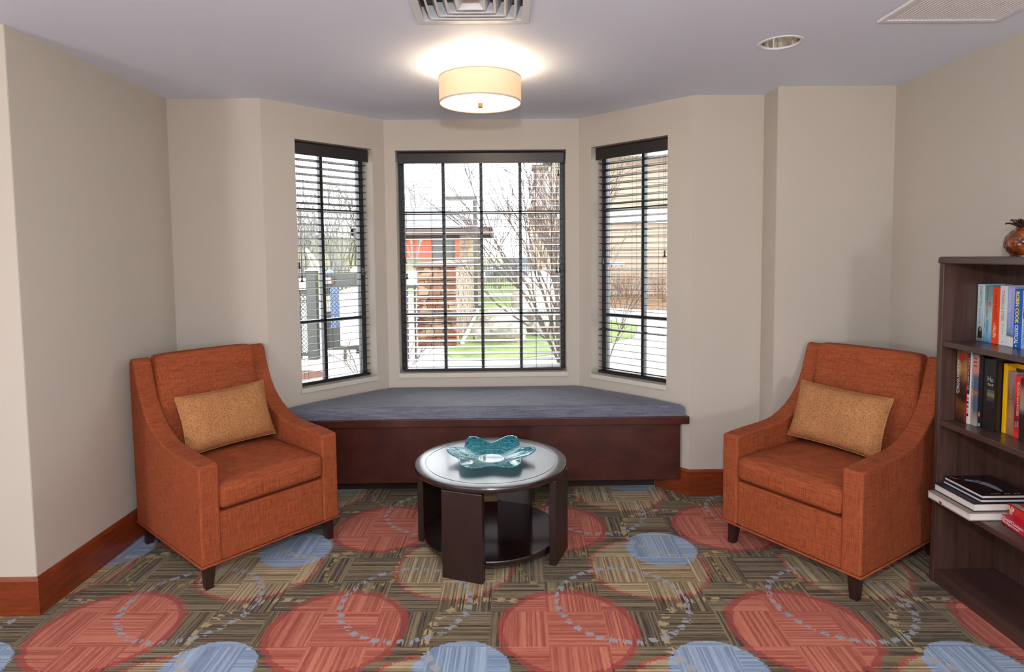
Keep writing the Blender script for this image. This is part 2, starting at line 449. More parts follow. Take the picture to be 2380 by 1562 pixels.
# ceiling with cut-outs for the diffuser, the return grille and the downlight
VENT = (-.342, .108, 2.085, 2.530); GRL = (1.524, 2.020, 2.04, 2.540); DLC = (1.247, 2.790); DLR = .084
cell = (DLC[0] - .1, DLC[0] + .1, DLC[1] - .1, DLC[1] + .1)
inset = .018
holes = [(VENT[0] + inset, VENT[1] - inset, VENT[2] + inset, VENT[3] - inset), (GRL[0] + inset, GRL[1] - inset, GRL[2] + inset, GRL[3] - inset), cell]
xs = sorted({-4.9, 2.35, *[h[i] for h in holes for i in (0, 1)]}); ys = sorted({-3.6, 4.46, *[h[i] for h in holes for i in (2, 3)]})
m = MB()
for i in range(len(xs) - 1):
    for j in range(len(ys) - 1):
        cx, cy = (xs[i] + xs[i + 1]) / 2, (ys[j] + ys[j + 1]) / 2
        if any(h[0] < cx < h[1] and h[2] < cy < h[3] for h in holes): continue
        m.box(xs[i], xs[i + 1], ys[j], ys[j + 1], H, H + .06)
n = 48; vs_, fs_ = [], []
for k in range(n):
    a = 2 * math.pi * k / n; ca, sa = math.cos(a), math.sin(a); sc = .1 / max(abs(ca), abs(sa))
    for z in (H, H + .06): vs_ += [(DLC[0] + ca * DLR, DLC[1] + sa * DLR, z), (DLC[0] + ca * sc, DLC[1] + sa * sc, z)]
for k in range(n):
    o, p = k * 4, ((k + 1) % n) * 4
    fs_ += [(o, p, p + 1, o + 1), (o + 2, o + 3, p + 3, p + 2), (o, o + 2, p + 2, p)]
m.q(vs_, fs_)
tag(m.build('ceiling', M['ceiling']), 'smooth pale lavender-white ceiling', 'ceiling', kind='structure')

def baseboard(name, p0, p1, label, e0=0., e1=0.):
    p0, p1 = Vector(p0), Vector(p1); d = (p1 - p0); L = d.length; d.normalize(); n = Vector((d.y, -d.x))
    pt = lambda u, y, z: (p0.x + d.x * u + n.x * y, p0.y + d.y * u + n.y * y, z)
    m = MB(); t = .016; prof = [(0, 0), (t, 0), (t, .150), (t * .45, .163), (0, .163)]
    vs = [pt(-e0 * y / t if False else -e0 * (y / t), y, z) for y, z in prof] + [pt(L + e1 * (y / t), y, z) for y, z in prof]
    q = len(prof); m.q(vs, [tuple(range(q)), tuple(range(2 * q - 1, q - 1, -1))] + [(i, (i + 1) % q, (i + 1) % q + q, i + q) for i in range(q)])
    return tag(m.build(name, M['cherry']), label, 'baseboard', kind='structure')
t8 = .016
baseboard('baseboard_front_left', (-4.8, 2.524), A, 'cherry wood baseboard under the wall at the left edge', 0, t8)
baseboard('baseboard_left', A, B, 'cherry wood baseboard running back beside the left armchair', t8, -t8)
baseboard('baseboard_back_left', B, C, 'cherry wood baseboard hidden behind the left armchair', -t8, t8 * .414)
baseboard('baseboard_bay_left', C, (-1.29, 3.844), 'short cherry baseboard at the left end of the window seat', t8 * .414)
baseboard('baseboard_bay_right', (.965, 3.860), F, 'short slanting cherry baseboard at the right end of the window seat', 0, t8 * .414)
baseboard('baseboard_back_right', F, G, 'cherry wood baseboard between window seat and right armchair', t8 * .414, -t8)
baseboard('baseboard_jog', G, G2, 'tiny cherry baseboard on the shallow wall return', -t8, t8)
baseboard('baseboard_alcove', G2, K, 'cherry wood baseboard behind the right armchair', t8, -t8)
baseboard('baseboard_right', K, (2.235, -3.5), 'cherry wood baseboard behind the bookcase', -t8)

# ------------------------------------------------------------------ windows and blinds
def window(n, O, rz, L, cols, label, bl_label, tilt, cords, tassels, odd=None):
    w = thing('window_%d' % n, label, 'window', (O[0], O[1], 0), rz, kind='structure')
    fr = MB(); y0, y1 = .125, .175; fw = .034
    fr.box(0, L, y0, y1, Z0, Z0 + fw).box(0, L, y0, y1, Z1 - fw, Z1).box(0, fw, y0, y1, Z0 + fw, Z1 - fw).box(L - fw, L, y0, y1, Z0 + fw, Z1 - fw)
    fr.build('window_frame', M['frame'], w, bevel=.003, world=False)
    xs = [fw] + cols + [L - fw]; zs = [Z0 + fw, 1.070, 1.806, Z1 - fw]
    for x in cols: MB().box(x - .011, x + .011, .130, .168, Z0 + fw, Z1 - fw).build('muntin', M['frame'], w, world=False)
    for z in zs[1:-1]: MB().box(fw, L - fw, .130, .170, z - .011, z + .011).build('muntin', M['frame'], w, world=False)
    for i in range(len(xs) - 1):
        for j in range(3):
            cx_, hx_ = (xs[i] + xs[i + 1]) / 2, (xs[i + 1] - xs[i]) / 2
            pn_ = MB().box(-hx_, hx_, -.002, .002, zs[j], zs[j + 1]).build('pane', M['glass'], w, world=False)
            pn_.location = (cx_, .150, 0)
    MB().box(-.006, L + .006, -.012, .126, Z0 - .006, Z0 + .026).build('window_sill', M['sillw'], w, bevel=.003, world=False)
    # blind
    b = thing('window_blind', bl_label, 'blind', (O[0], O[1], Z0), rz, group='dark slatted window blinds')
    zt = Z1 - Z0
    v = MB().prism_x([(.034, zt - .086), (.046, zt - .086), (.046, zt - .006), (.038, zt - .006), (.034, zt - .016)], .014, L - .014)
    v.build('valance', M['blind'], b, world=False)
    MB().box(.03, L - .03, .05, .096, zt - .05, zt - .006).build('headrail', M['blind'], b, world=False)
    n_s = 32; zb = .062; ztop = zt - .112; sp = (ztop - zb) / (n_s - 1); yc = .074; hd = .0250
    sl = MB()
    for x0, x1 in ((.024, L - .024),):
        # gently crowned slat
        pr = []
        for q in range(7): u = -1 + q / 3; pr.append((u * hd, .0012 + .0016 * (1 - u * u)))
        for q in range(6, -1, -1): u = -1 + q / 3; pr.append((u * hd, -.0014 + .0016 * (1 - u * u)))
        sl.prism_x(pr, x0, x1)
    first = None
    for i in range(n_s):
        a = tilt + random.uniform(-.6, .6)
        if odd and i in odd: a += odd[i]
        if first is None:
            first = sl.build('slat', M['blind'], b, world=False, smooth=True); o = first
        else: o = share(first, 'slat', b)
        o.location = (0, yc, zb + sp * i); o.rotation_euler = (R(a), 0, 0)
    MB().box(.022, L - .022, yc - .026, yc + .026, .030, .048).build('bottom_rail', M['blind'], b, bevel=.004, world=False)
    for x in cords:
        for yy in (yc - .027, yc + .027):
            MB().tube([(x, yy, .04), (x, yy, zt - .05)], .0009, 4).build('ladder_cord', M['cord'], b, world=False)
    for x, z in tassels:
        z -= Z0
        c = MB().tube([(x, .040, zt - .05), (x + .003, .038, (zt + z) / 2), (x, .040, z + .02)], .0011, 4).build('pull_cord', M['cord'], b, world=False)
        MB().lathe([(.0005, .022), (.004, .02), (.0062, .012), (.0042, .004), (.0046, -.004), (.0085, -.016), (.009, -.022), (.0005, -.023)], (x, .040, z), 12).build('tassel', M['blind'], c, world=False, smooth=True)
    return w
window(1, (-1.293, 3.841), R(45), .556, [.2425], 'narrow left bay window with dark muntin bars', 'dark wooden blind on the left narrow window', -8.,
       [.07, .25, .46], [(.026, 1.446), (.041, 1.361), (.484, 1.40), (.497, 1.395)])
window(2, (-.755, 4.302), 0, 1.189, [.316, .588, .869], 'wide middle bay window with dark muntin bars', 'dark wooden blind on the wide middle window', 7.5,
       [.11, .235, .975, 1.09], [(.050, 1.468), (.060, 1.355), (1.137, 2.074), (1.121, 1.39), (1.144, 1.39)])
window(3, (.598, 4.227), R(-45), .588, [.330], 'narrow right bay window with dark muntin bars', 'dark wooden blind on the right narrow window', -8.,
       [.10, .30, .50], [(.548, 1.497), (.069, 1.456)], {7: 9, 6: 19, 5: 8, 0: -12})

# ------------------------------------------------------------------ window seat
bn = thing('bay_bench', 'dark cherry window bench built into the bay', 'bench', (-.155, 3.9, 0))
MB().prism([(-1.25, 3.866), (.955, 3.866), (.54, 4.27), (-.84, 4.27)], 0, .094).build('toe_kick', M['espresso'], bn)
MB().prism([(-1.388, 3.713), (1.078, 3.713), (.505, 4.285), (-.815, 4.285)], .094, .453).build('front_panel', M['bench'], bn, bevel=.002)
MB().prism([(-1.432, 3.677), (1.122, 3.677), (1.122, 3.695), (.53, 4.29), (-.84, 4.29), (-1.432, 3.695)], .453, .500).build('top_board', M['bench'], bn, bevel=.003)
def bench_cushion():
    x0a, x1a, x0b, x1b, ya, yb = -1.398, 1.098, -.818, .508, 3.690, 4.283; z0, z1 = .5005, .572
    def top(u, v):
        # u along the width, v around the section front-bottom -> top -> back-bottom
        sec = [(0, 0), (0, .3), (0, .72), (.008, .92), (.03, 1), (.12, 1.02), (.3, 1.06), (.5, 1.08), (.7, 1.06), (.88, 1.02), (.97, 1), (.992, .92), (1, .72), (1, 0)]
        k = v * (len(sec) - 1); i = min(int(k), len(sec) - 2); f = k - i
        t = sec[i][0] * (1 - f) + sec[i + 1][0] * f; h = sec[i][1] * (1 - f) + sec[i + 1][1] * f
        xa = x0a + (x0b - x0a) * t; xb = x1a + (x1b - x1a) * t
        e = min(u, 1 - u) * (xb - xa)
        if e < .03: h *= .80 + .2 * math.sqrt(max(0, 1 - (1 - e / .03) ** 2)) if h > .5 else 1
        wv = .0015 * math.sin(u * 37 + t * 9) * (1 if .1 < t < .9 else 0)
        return (xa + (xb - xa) * u, ya + (yb - ya) * t, z0 + (z1 - z0) * h + wv)
    us = [0, .004, .008, .012] + [.02 + .96 * i / 60 for i in range(61)] + [.988, .992, .996, 1]
    m = MB(); nv = 40
    vs = [top(u, j / (nv - 1)) for u in us for j in range(nv)]; fs = []
    for i in range(len(us) - 1):
        for j in range(nv - 1): fs.append((i * nv + j, (i + 1) * nv + j, (i + 1) * nv + j + 1, i * nv + j + 1))
    fs += [tuple(range(nv)), tuple((len(us) - 1) * nv + j for j in range(nv))[::-1]]
    m.q(vs, fs); return m
tag(bench_cushion().build('seat_cushion', M['cushion'], smooth=True, angle=50), 'long slate-blue cushion on top of the window seat', 'cushion')

# ------------------------------------------------------------------ armchairs
CW, CD = .71, .785
prof_top = [(.0, .572), (.06, .579), (.15, .584), (.26, .588), (.35, .594), (.41, .606), (.47, .628), (.53, .660), (.58, .696), (.62, .736), (.655, .785), (.685, .845), (.705, .905), (.722, .955), (.735, .975), (.752, .984)]
def armchair(label, loc, rz):
    c = thing('armchair', label, 'armchair', loc, rz, group='orange upholstered armchairs')
    o = M['orange']
    side = [(.0, .118)] + prof_top + [(.775, .978), (.786, .955), (.788, .9), (.775, .118)]
    for x0, x1 in ((0, .09), (CW - .09, CW)):
        MB().prism_x(side, x0, x1).build('armrest', o, c, world=False, bevel=.014, seg=4)
    MB().box(.088, CW - .088, .008, .05, .118, .345).build('front_rail', o, c, world=False, bevel=.008, seg=3)
    MB().box(.086, CW - .086, .05, .74, .118, .345).build('seat_deck', o, c, world=False)
    sc = MB().softbox((CW / 2, .296, .414), (.268, .302, .060), .028, 12, (.0, .014, .028), 2.5)
    sc.build('seat_cushion', o, c, world=False, smooth=True, angle=0)
    bk = MB().softbox((0, 0, 0), (.2655, .058, .300), .022, 12, (0, .012, .008), 4)
    def lean(p):
        z = p.z + .690; t = (z - .385) / .61
        y = .645 + .080 * t + p.y * (1.25 - .45 * t)
        if p.y > 0: y = max(y, .70 + .02 * t)
        return Vector((CW / 2 + p.x, min(y, .782), z))
    bk.xf(lean).build('backrest', o, c, world=False, smooth=True, angle=0)
    MB().box(.086, CW - .086, .735, .772, .118, .93).build('back_panel', o, c, world=False, bevel=.006)
    z = .118; pp = [(-.001, -.001, z), (CW + .001, -.001, z), (CW + .001, .777, z), (-.001, .777, z), (-.001, -.001, z)]
    MB().tube(pp, .0055, 8).build('piping', M['piping'], c, world=False, smooth=True, angle=60)
    for sx in (0, 1):
        for sy in (0, 1):
            a, b = (.022, .072); xa, xb = (a, b) if sx == 0 else (CW - b, CW - a); ya, yb = (.022, .072) if sy == 0 else (.70, .75)
            ix = .016 if sx == 0 else -.016
            bx = (xa, xb - ix) if sx == 0 else (xa - ix, xb); by = (ya, yb - .016) if sy == 0 else (ya + .016 + .004, yb + .004)
            MB().hexa([(bx[0], by[0], 0), (bx[1], by[0], 0), (bx[1], by[1], 0), (bx[0], by[1], 0)],
                      [(xa, ya, .118), (xb, ya, .118), (xb, yb, .118), (xa, yb, .118)]).build('leg', M['leg'], c, world=False, bevel=.002)
    return c
armchair('orange armchair on the left with its back to the corner', (-1.361, 2.651, 0), math.atan2(.76, .65))
armchair('orange armchair on the right partly behind the bookcase', (1.115, 3.087, 0), R(-58))

def pillow(label, chair_loc, chair_rz, cx, cy, cz, lean, roll, W=.475, Hh=.305, T=.062):
    p = thing('throw_pillow', label, 'pillow', (0, 0, 0), 0, group='tan lumbar pillows')
    m = MB(); n = 28
    def surf(sgn):
        def fn(i, j):
            u, v = -1 + 2 * i, -1 + 2 * j
            u = math.copysign(abs(u) ** .8, u); v = math.copysign(abs(v) ** .8, v)
            x = u * W / 2 * (1 - .055 * (1 - v * v)); z = v * Hh / 2 * (1 - .06 * (1 - u * u))
            t = T * (max(0, 1 - u ** 4) * max(0, 1 - v ** 4)) ** .55
            t *= 1 + .05 * math.sin(5 * u + 2 * v) + .04 * math.sin(9 * v - 3 * u)
            return (x, sgn * (t + .003), z)
        return fn
    m.grid(surf(-1), n, n); m.grid(surf(1), n, n)
    # rim
    per = [(i / (n - 1), 0) for i in range(n)] + [(1, j / (n - 1)) for j in range(1, n)] + [(1 - i / (n - 1), 1) for i in range(1, n)] + [(0, 1 - j / (n - 1)) for j in range(1, n - 1)]
    a = [surf(-1)(*q) for q in per]; b = [surf(1)(*q) for q in per]; L = len(per)
    m.q(a + b, [(i, (i + 1) % L, (i + 1) % L + L, i + L) for i in range(L)])
    # the pillow leans back on the chair: local chair frame -> world
    MX = Matrix.Translation(chair_loc) @ Matrix.Rotation(chair_rz, 4, 'Z') @ Matrix.Translation((cx, cy, cz)) @ Matrix.Rotation(R(roll), 4, 'Y') @ Matrix.Rotation(R(lean), 4, 'X')
    p.location = MX.translation; p.rotation_euler = MX.to_euler()
    WORLD[p.name] = MX
    m.build('cover', M['pillow'], p, world=False, smooth=True, angle=0)
    seam = MB().tube([(x, 0, z) for (x, y, z) in [surf(1)(*q) for q in per]] + [(surf(1)(*per[0])[0], 0, surf(1)(*per[0])[2])], .0035, 6)
    seam.build('seam_welt', M['pillow'], p, world=False, smooth=True)
    return p
pillow('tan textured lumbar pillow on the left armchair', (-1.361, 2.651, 0), math.atan2(.76, .65), .355, .475, .655, -20, -1.5)
pillow('tan textured lumbar pillow on the right armchair', (1.115, 3.087, 0), R(-58), .335, .470, .655, -20, 1.5)

# ------------------------------------------------------------------ coffee table
TC = (-.082, 3.087)
tb = thing('coffee_table', 'round espresso wood coffee table with four slab legs', 'table', (TC[0], TC[1], 0))
MB().lathe([(0, .420), (.376, .420), (.386, .424), (.390, .432), (.390, .442), (.387, .448), (.381, .450), (.337, .450), (.3355, .4485), (.333, .4485), (.3315, .450), (0, .450)], (0, 0, 0), 96).build('table_top', M['espresso_top'], tb, world=False, smooth=True, angle=25)
MB().lathe([(0, .060), (.345, .060), (.348, .064), (.348, .081), (.345, .085), (0, .085)], (0, 0, 0), 96).build('lower_shelf', M['espresso_shelf'], tb, world=False, smooth=True, angle=25)
lg = MB().box(.345, .380, -.102, .102, 0, .4195)
for k, a in enumerate((-110, -22, 70, 158)):
    if k == 0: l0 = lg.build('leg', M['espresso'], tb, world=False, bevel=.004); o = l0
    else: o = share(l0, 'leg', tb)
    o.rotation_euler = (0, 0, R(a))
# glass bowl
def bowl():
    def fn(i, j):
        th = 2 * math.pi * i; s = j
        wv = math.cos(6 * th + .25 * math.sin(2 * th + .6)); g = max(0, (s - .28) / .72)
        r = .064 * min(1, s / .28) + g * (.134 + .026 * wv * g + .005 * math.sin(th * 2 + 1))
        sn = math.sin(th); r += .016 * g * max(0, -sn)
        z = .004 + .041 * g ** 1.1 * (1 + (.18 + .22 * sn) * wv * g + (.12 if sn > 0 else .42) * sn)
        return (r * math.cos(th), r * math.sin(th), z)
    m = MB(); m.grid(fn, 132, 26, True); return m
b = bowl().build('glass_bowl', M['bowl'], smooth=True, angle=0)
b.location = (TC[0] + .002, TC[1] + .008, .4505); b.rotation_euler = (0, 0, R(0))
so = b.modifiers.new('thick', 'SOLIDIFY'); so.thickness = .004; so.offset = 1
tag(b, 'wavy teal and clear glass bowl on the coffee table', 'bowl')

# ------------------------------------------------------------------ ceiling fittings
lp = thing('ceiling_lamp', 'lit cream drum ceiling lamp above the coffee table', 'lamp', (-.114, 3.085, H))
RS, ZB, ZT = .203, -.190, -.064
MB().lathe([(.0, -.001), (.075, -.001), (.075, -.016), (.066, -.022), (0, -.022)], (0, 0, 0), 40).build('ceiling_canopy', M['white_metal'], lp, world=False, smooth=True)
MB().lathe([(.006, -.02), (.006, ZB - .002)], (0, 0, 0), 12).build('stem', M['brass'], lp, world=False, smooth=True)
MB().lathe([(RS, ZB), (RS, ZT), (RS - .002, ZT), (RS - .002, ZB)], (0, 0, 0), 72, True).build('lamp_shade', M['shade'], lp, world=False, smooth=True)
for z in (ZB, ZT - .006):
    MB().lathe([(RS + .0012, z), (RS + .0012, z + .006), (RS - .004, z + .006), (RS - .004, z)], (0, 0, 0), 72, True).build('shade_binding', M['shade_edge'], lp, world=False, smooth=True)
MB().lathe([(0, ZB + .004), (RS - .003, ZB + .004), (RS - .003, ZB + .007), (0, ZB + .007)], (0, 0, 0), 72).build('diffuser', M['diffuser'], lp, world=False, smooth=True)
MB().lathe([(0, ZB + .003), (.0115, ZB + .003), (.0115, ZB - .016), (.009, ZB - .018), (0, ZB - .018)], (0, 0, 0), 24).build('finial', M['brass'], lp, world=False, smooth=True)
for k in range(3):
    a = R(30 + 120 * k)
    MB().tube([(0, 0, -.075), (.09 * math.cos(a), .09 * math.sin(a), -.075)], .005, 8).build('bulb_arm', M['brass'], lp, world=False)
    bl = light('bulb_light', 'POINT', (-.114 + .105 * math.cos(a), 3.085 + .105 * math.sin(a), H - .085), 4.2, (1, .80, .55), .025)

vt = thing('air_diffuser', 'square white four-way air diffuser in the ceiling', 'vent', ((VENT[0] + VENT[1]) / 2, (VENT[2] + VENT[3]) / 2, H))
hw, hh = (VENT[1] - VENT[0]) / 2, (VENT[3] - VENT[2]) / 2
def sq_ring(m, h0, z0, h1, z1):
    a = [(-h0[0], -h0[1], z0), (h0[0], -h0[1], z0), (h0[0], h0[1], z0), (-h0[0], h0[1], z0)]
    b = [(-h1[0], -h1[1], z1), (h1[0], -h1[1], z1), (h1[0], h1[1], z1), (-h1[0], h1[1], z1)]
    return m.q(a + b, [(i, (i + 1) % 4, (i + 1) % 4 + 4, i + 4) for i in range(4)])
off = lambda d: (hw - d, hh - d)
m = MB(); sq_ring(m, off(0), -.001, off(.003), -.006); sq_ring(m, off(.003), -.006, off(.032), -.006); sq_ring(m, off(.032), -.006, off(.02), .05)
m.build('frame', M['white_metal'], vt, world=False)
for d, dz in ((.056, -.010), (.094, -.013), (.133, -.016), (.171, -.019)):
    m = MB(); sq_ring(m, off(d), dz, off(d + .008), dz); sq_ring(m, off(d), dz, off(d - .026 if d > .06 else d - .02), .05); sq_ring(m, off(d + .008), dz, off(d - .018 if d > .06 else d - .012), .05)
    m.build('louvre_cone', M['white_metal'], vt, world=False)
m = MB(); sq_ring(m, off(.179), -.019, off(.205), .012); m.q([(-(hw - .205), -(hh - .205), .012), (hw - .205, -(hh - .205), .012), (hw - .205, hh - .205, .012), (-(hw - .205), hh - .205, .012)], [(0, 1, 2, 3)])
m.build('centre_plate', M['white_metal'], vt, world=False)
MB().box(-hw + .02, hw - .02, -hh + .02, hh - .02, .055, .07).build('housing', M['vent_dark'], vt, world=False)
m = MB(); sq_ring(m, off(.019), 0, off(.019), .07); m.build('housing_side', M['white_metal'], vt, world=False)

gr = thing('return_grille', 'white louvred return air grille near the right wall', 'vent', ((GRL[0] + GRL[1]) / 2, (GRL[2] + GRL[3]) / 2, H))
hw, hh = (GRL[1] - GRL[0]) / 2, (GRL[3] - GRL[2]) / 2
off = lambda d: (hw - d, hh - d)
m = MB(); sq_ring(m, off(0), -.001, off(.006), -.009); sq_ring(m, off(.006), -.009, off(.028), -.009); sq_ring(m, off(.028), -.009, off(.028), .02)
m.build('frame', M['grille'], gr, world=False)
sl = MB().hexa([(.0095, -hh + .028, -.0075), (.011, -hh + .028, -.0075), (.011, hh - .028, -.0075), (.0095, hh - .028, -.0075)],
               [(.002, -hh + .028, -.0005), (.0035, -hh + .028, -.0005), (.0035, hh - .028, -.0005), (.002, hh - .028, -.0005)])
s0 = None
for i in range(29):
    x = -hw + .030 + i * (2 * hw - .072) / 28
    if s0 is None: s0 = sl.build('louvre', M['grille'], gr, world=False); o = s0
    else: o = share(s0, 'louvre', gr)
    o.location = (x, 0, 0)
MB().box(-hw + .02, hw - .02, -hh + .02, hh - .02, .03, .05).build('housing', M['vent_dark'], gr, world=False)
for sy in (-1, 1):
    for x in (-.1, .12): MB().lathe([(0, -.0105), (.004, -.0095), (.004, -.009)], (x, sy * (hh - .017), 0), 12).build('screw', M['chrome'], gr, world=False)

dl = thing('recessed_downlight', 'round recessed chrome downlight right of the lamp', 'downlight', (DLC[0], DLC[1], H))
MB().lathe([(DLR - .006, .004), (DLR - .002, -.003), (DLR + .010, -.0035), (DLR + .013, 0), (DLR + .010, .0005), (DLR - .003, .004)], (0, 0, 0), 56, True).build('trim_ring', M['grille'], dl, world=False, smooth=True)
MB().lathe([(DLR - .003, .0), (DLR - .006, .03), (DLR - .014, .07), (DLR - .030, .11), (.03, .125), (0, .125)], (0, 0, 0), 56).build('reflector', M['chrome'], dl, world=False, smooth=True)
MB().lathe([(0, .095), (.018, .097), (.028, .108), (.028, .124)], (0, 0, 0), 24).build('bulb', M['white_metal'], dl, world=False, smooth=True)

# ------------------------------------------------------------------ bookcase
BX0, BX1, BY0, BY1, BH = 1.930, 2.216, 1.780, 2.690, 1.476
bc = thing('bookcase', 'dark walnut laminate bookcase against the right wall', 'bookcase', ((BX0 + BX1) / 2, (BY0 + BY1) / 2, 0))
PT = .026
MB().box(BX0, BX1, BY1 - PT, BY1, 0, BH - .03).build('side_panel', M['walnut'], bc, bevel=.002)
MB().box(BX0, BX1, BY0, BY0 + PT, 0, BH - .03).build('side_panel', M['walnut'], bc, bevel=.002)
m = MB(); rr = .016; pr = []
for k in range(7): a = R(90 * k / 6); pr.append((BY1 + .004 - rr + rr * math.sin(a), BH - rr + rr * math.cos(a)))
pr += [(BY1 + .004, BH - .03), (BY0 - .004, BH - .03)]
for k in range(7): a = R(90 * k / 6); pr.append((BY0 - .004 + rr - rr * math.cos(a), BH - rr + rr * math.sin(a)))
m.prism_x(pr, BX0 - .006, BX1).build('top_board', M['walnut_h'], bc, bevel=.004)
SH = {1: 1.103, 2: .748, 3: .396, 4: .062}
for k, z in SH.items():
    MB().box(BX0 + (.004 if k < 4 else .002), BX1 - .008, BY0 + PT, BY1 - PT, z - .024, z).build('shelf', M['walnut_h'], bc, bevel=.0015)
MB().box(BX1 - .008, BX1, BY0 + PT, BY1 - PT, 0, BH - .03).build('back_panel', M['walnut'], bc)
MB().box(BX0 + .006, BX0 + .022, BY0 + PT, BY1 - PT, 0, .038).build('plinth', M['walnut_h'], bc)

# ------------------------------------------------------------------ books
PM = {}
def pm(c, rough=.35):
    key = (c, rough)
    if key not in PM: PM[key] = plain('print_%d_%d_%d' % c, c, rough, 0, .5, .03, 60)
    return PM[key]
PAPER = plain('book_pages', (226, 220, 214), .8, 0, .3, .08, 300)
def spine_mat(name, stops, rough=.3, axis=2, lo=0., hi=1., scale=9):
    """a printed jacket: bands of colour along the spine, softened with noise"""
    k = NT(name); co = k.coord('Object'); v = k.sep(co)[axis]
    f = k.math('DIVIDE', k.sub(v, lo), hi - lo)
    f = k.add(f, k.mul(k.sub(k.noise(co, scale * 4, 4), .5), .22))
    return k.set(k.ramp(f, [(p, lin(c)) for p, c in stops]), rough, 0, .5, .3, .15)
def upright_book(label, y0, y1, x, z, h, cover, d=.120, group=None):
    b = thing('book', label, 'book', (x + d / 2, (y0 + y1) / 2, z), 0, group)
    t = .0022
    m = MB().box(x, x + .003, y0, y1, z, z + h).box(x + .003, x + d, y0, y0 + t, z, z + h).box(x + .003, x + d, y1 - t, y1, z, z + h)
    m.build('cover', cover, b, bevel=.001)
    MB().box(x + .004, x + d - .004, y0 + t, y1 - t, z + .003, z + h - .004).build('pages', PAPER, b)
    return b
DOWN, SIDE = (0, 0, -1), (0, -1, 0)      # spine print reads downwards, its upright side to the viewer's right
def spine_text(b, text, mat, x, y_left, z_top, length, height, **kw):
    return lettering(text, mat, b, (x, y_left, z_top), DOWN, SIDE, length, height, **kw)
S1 = SH[1] + .0005; G1 = 'hardback novels on the upper shelf'; X1 = 2.082
blk, wht = pm((28, 30, 34)), pm((240, 240, 238))
b = upright_book('pale aqua novel with a woman on its spine, first on the upper shelf', 2.622, 2.660, X1, S1, .250,
    spine_mat('jacket_aqua', [(.0, (70, 66, 70)), (.12, (150, 190, 196)), (.5, (196, 222, 228)), (1., (214, 230, 236))], hi=.25), group=G1)
spine_text(b, 'DANIELLE STEEL', pm((84, 112, 112)), X1, 2.646, S1 + .242, .088, .013)
spine_text(b, 'THE RIGHT TIME', pm((110, 150, 146)), X1, 2.650, S1 + .146, .070, .011)
m = MB().lathe([(0, .022), (.006, .020), (.011, .010), (.012, -.004), (.013, -.03), (0, -.03)], (0, 0, 0), 16).xf(lambda p: Vector((X1 - .0006 + p.x * .02, 2.640 + p.y, S1 + .044 + p.z)))
m.build('printed_figure', pm((34, 30, 36)), b)
MB().lathe([(0, .009), (.005, .006), (.006, 0), (.004, -.008), (0, -.010)], (0, 0, 0), 12).xf(lambda p: Vector((X1 - .0012 + p.x * .02, 2.637 + p.y, S1 + .054 + p.z))).build('printed_face', pm((186, 128, 100)), b)
b = upright_book('teal and white novel with red lettering on its spine', 2.580, 2.620, X1 + .001, S1, .249,
    spine_mat('jacket_teal', [(.0, (60, 120, 180)), (.18, (150, 196, 222)), (.5, (176, 208, 206)), (.8, (120, 160, 160)), (1., (110, 150, 152))], hi=.25), group=G1)
spine_text(b, 'JONATHAN KELLERMAN', pm((178, 40, 56)), X1 + .001, 2.612, S1 + .240, .128, .011, bold=.015)
spine_text(b, 'HEARTBREAK', pm((52, 84, 96)), X1 + .001, 2.606, S1 + .098, .055, .009, bold=.015)
spine_text(b, 'HOTEL', pm((52, 84, 96)), X1 + .001, 2.618, S1 + .086, .022, .006)
spine_text(b, 'K', pm((214, 24, 70)), X1 + .001, 2.596, S1 + .176, .026, .010, bold=.02)
b = upright_book('bright orange-red novel with dark lettering on the upper shelf', 2.540, 2.578, X1 + .001, S1, .240, pm((240, 72, 24)), group=G1)
spine_text(b, 'DAVID BALDACCI', pm((110, 30, 16)), X1 + .001, 2.566, S1 + .210, .108, .014)
spine_text(b, 'THE', pm((250, 214, 160)), X1 + .001, 2.568, S1 + .092, .014, .008)
spine_text(b, 'FALLEN', pm((252, 226, 176)), X1 + .001, 2.570, S1 + .076, .048, .017, bold=.02)
spine_text(b, 'The', pm((150, 40, 16)), X1 + .001, 2.566, S1 + .234, .018, .010, shear=.2)
b = upright_book('white novel with thin grey lettering between orange and lilac spines', 2.500, 2.538, X1, S1, .250, pm((222, 224, 220)), group=G1)
spine_text(b, 'DANIELLE STEEL', pm((98, 100, 104)), X1, 2.528, S1 + .228, .128, .014)
spine_text(b, 'One Day', pm((130, 132, 134)), X1, 2.524, S1 + .090, .045, .010)
spine_text(b, '\u2022', pm((40, 40, 40)), X1, 2.520, S1 + .016, .005, .005)
b = upright_book('lilac novel with a small landscape at the foot of its spine', 2.464, 2.498, X1 - .001, S1, .247,
    spine_mat('jacket_lilac', [(.0, (224, 224, 220)), (.13, (226, 226, 224)), (.16, (84, 120, 84)), (.24, (120, 150, 196)), (.5, (146, 160, 220)), (1., (166, 176, 226))], hi=.247, scale=4), group=G1)
spine_text(b, 'DANIELLE STEEL', pm((214, 220, 240)), X1 - .001, 2.490, S1 + .236, .096, .010)
spine_text(b, 'MISTRESS', pm((190, 200, 232)), X1 - .001, 2.488, S1 + .134, .056, .008)
b = upright_book('royal blue novel with yellow and white lettering', 2.424, 2.462, X1 - .002, S1, .240, pm((18, 92, 186)), group=G1)
spine_text(b, 'ROBIN COOK', pm((250, 222, 20)), X1 - .002, 2.456, S1 + .230, .130, .018, bold=.03)
spine_text(b, 'CRITICAL', pm((236, 240, 248)), X1 - .002, 2.456, S1 + .094, .078, .018, bold=.02)
spine_text(b, '\u2022', pm((236, 240, 248)), X1 - .002, 2.450, S1 + .012, .007, .007)
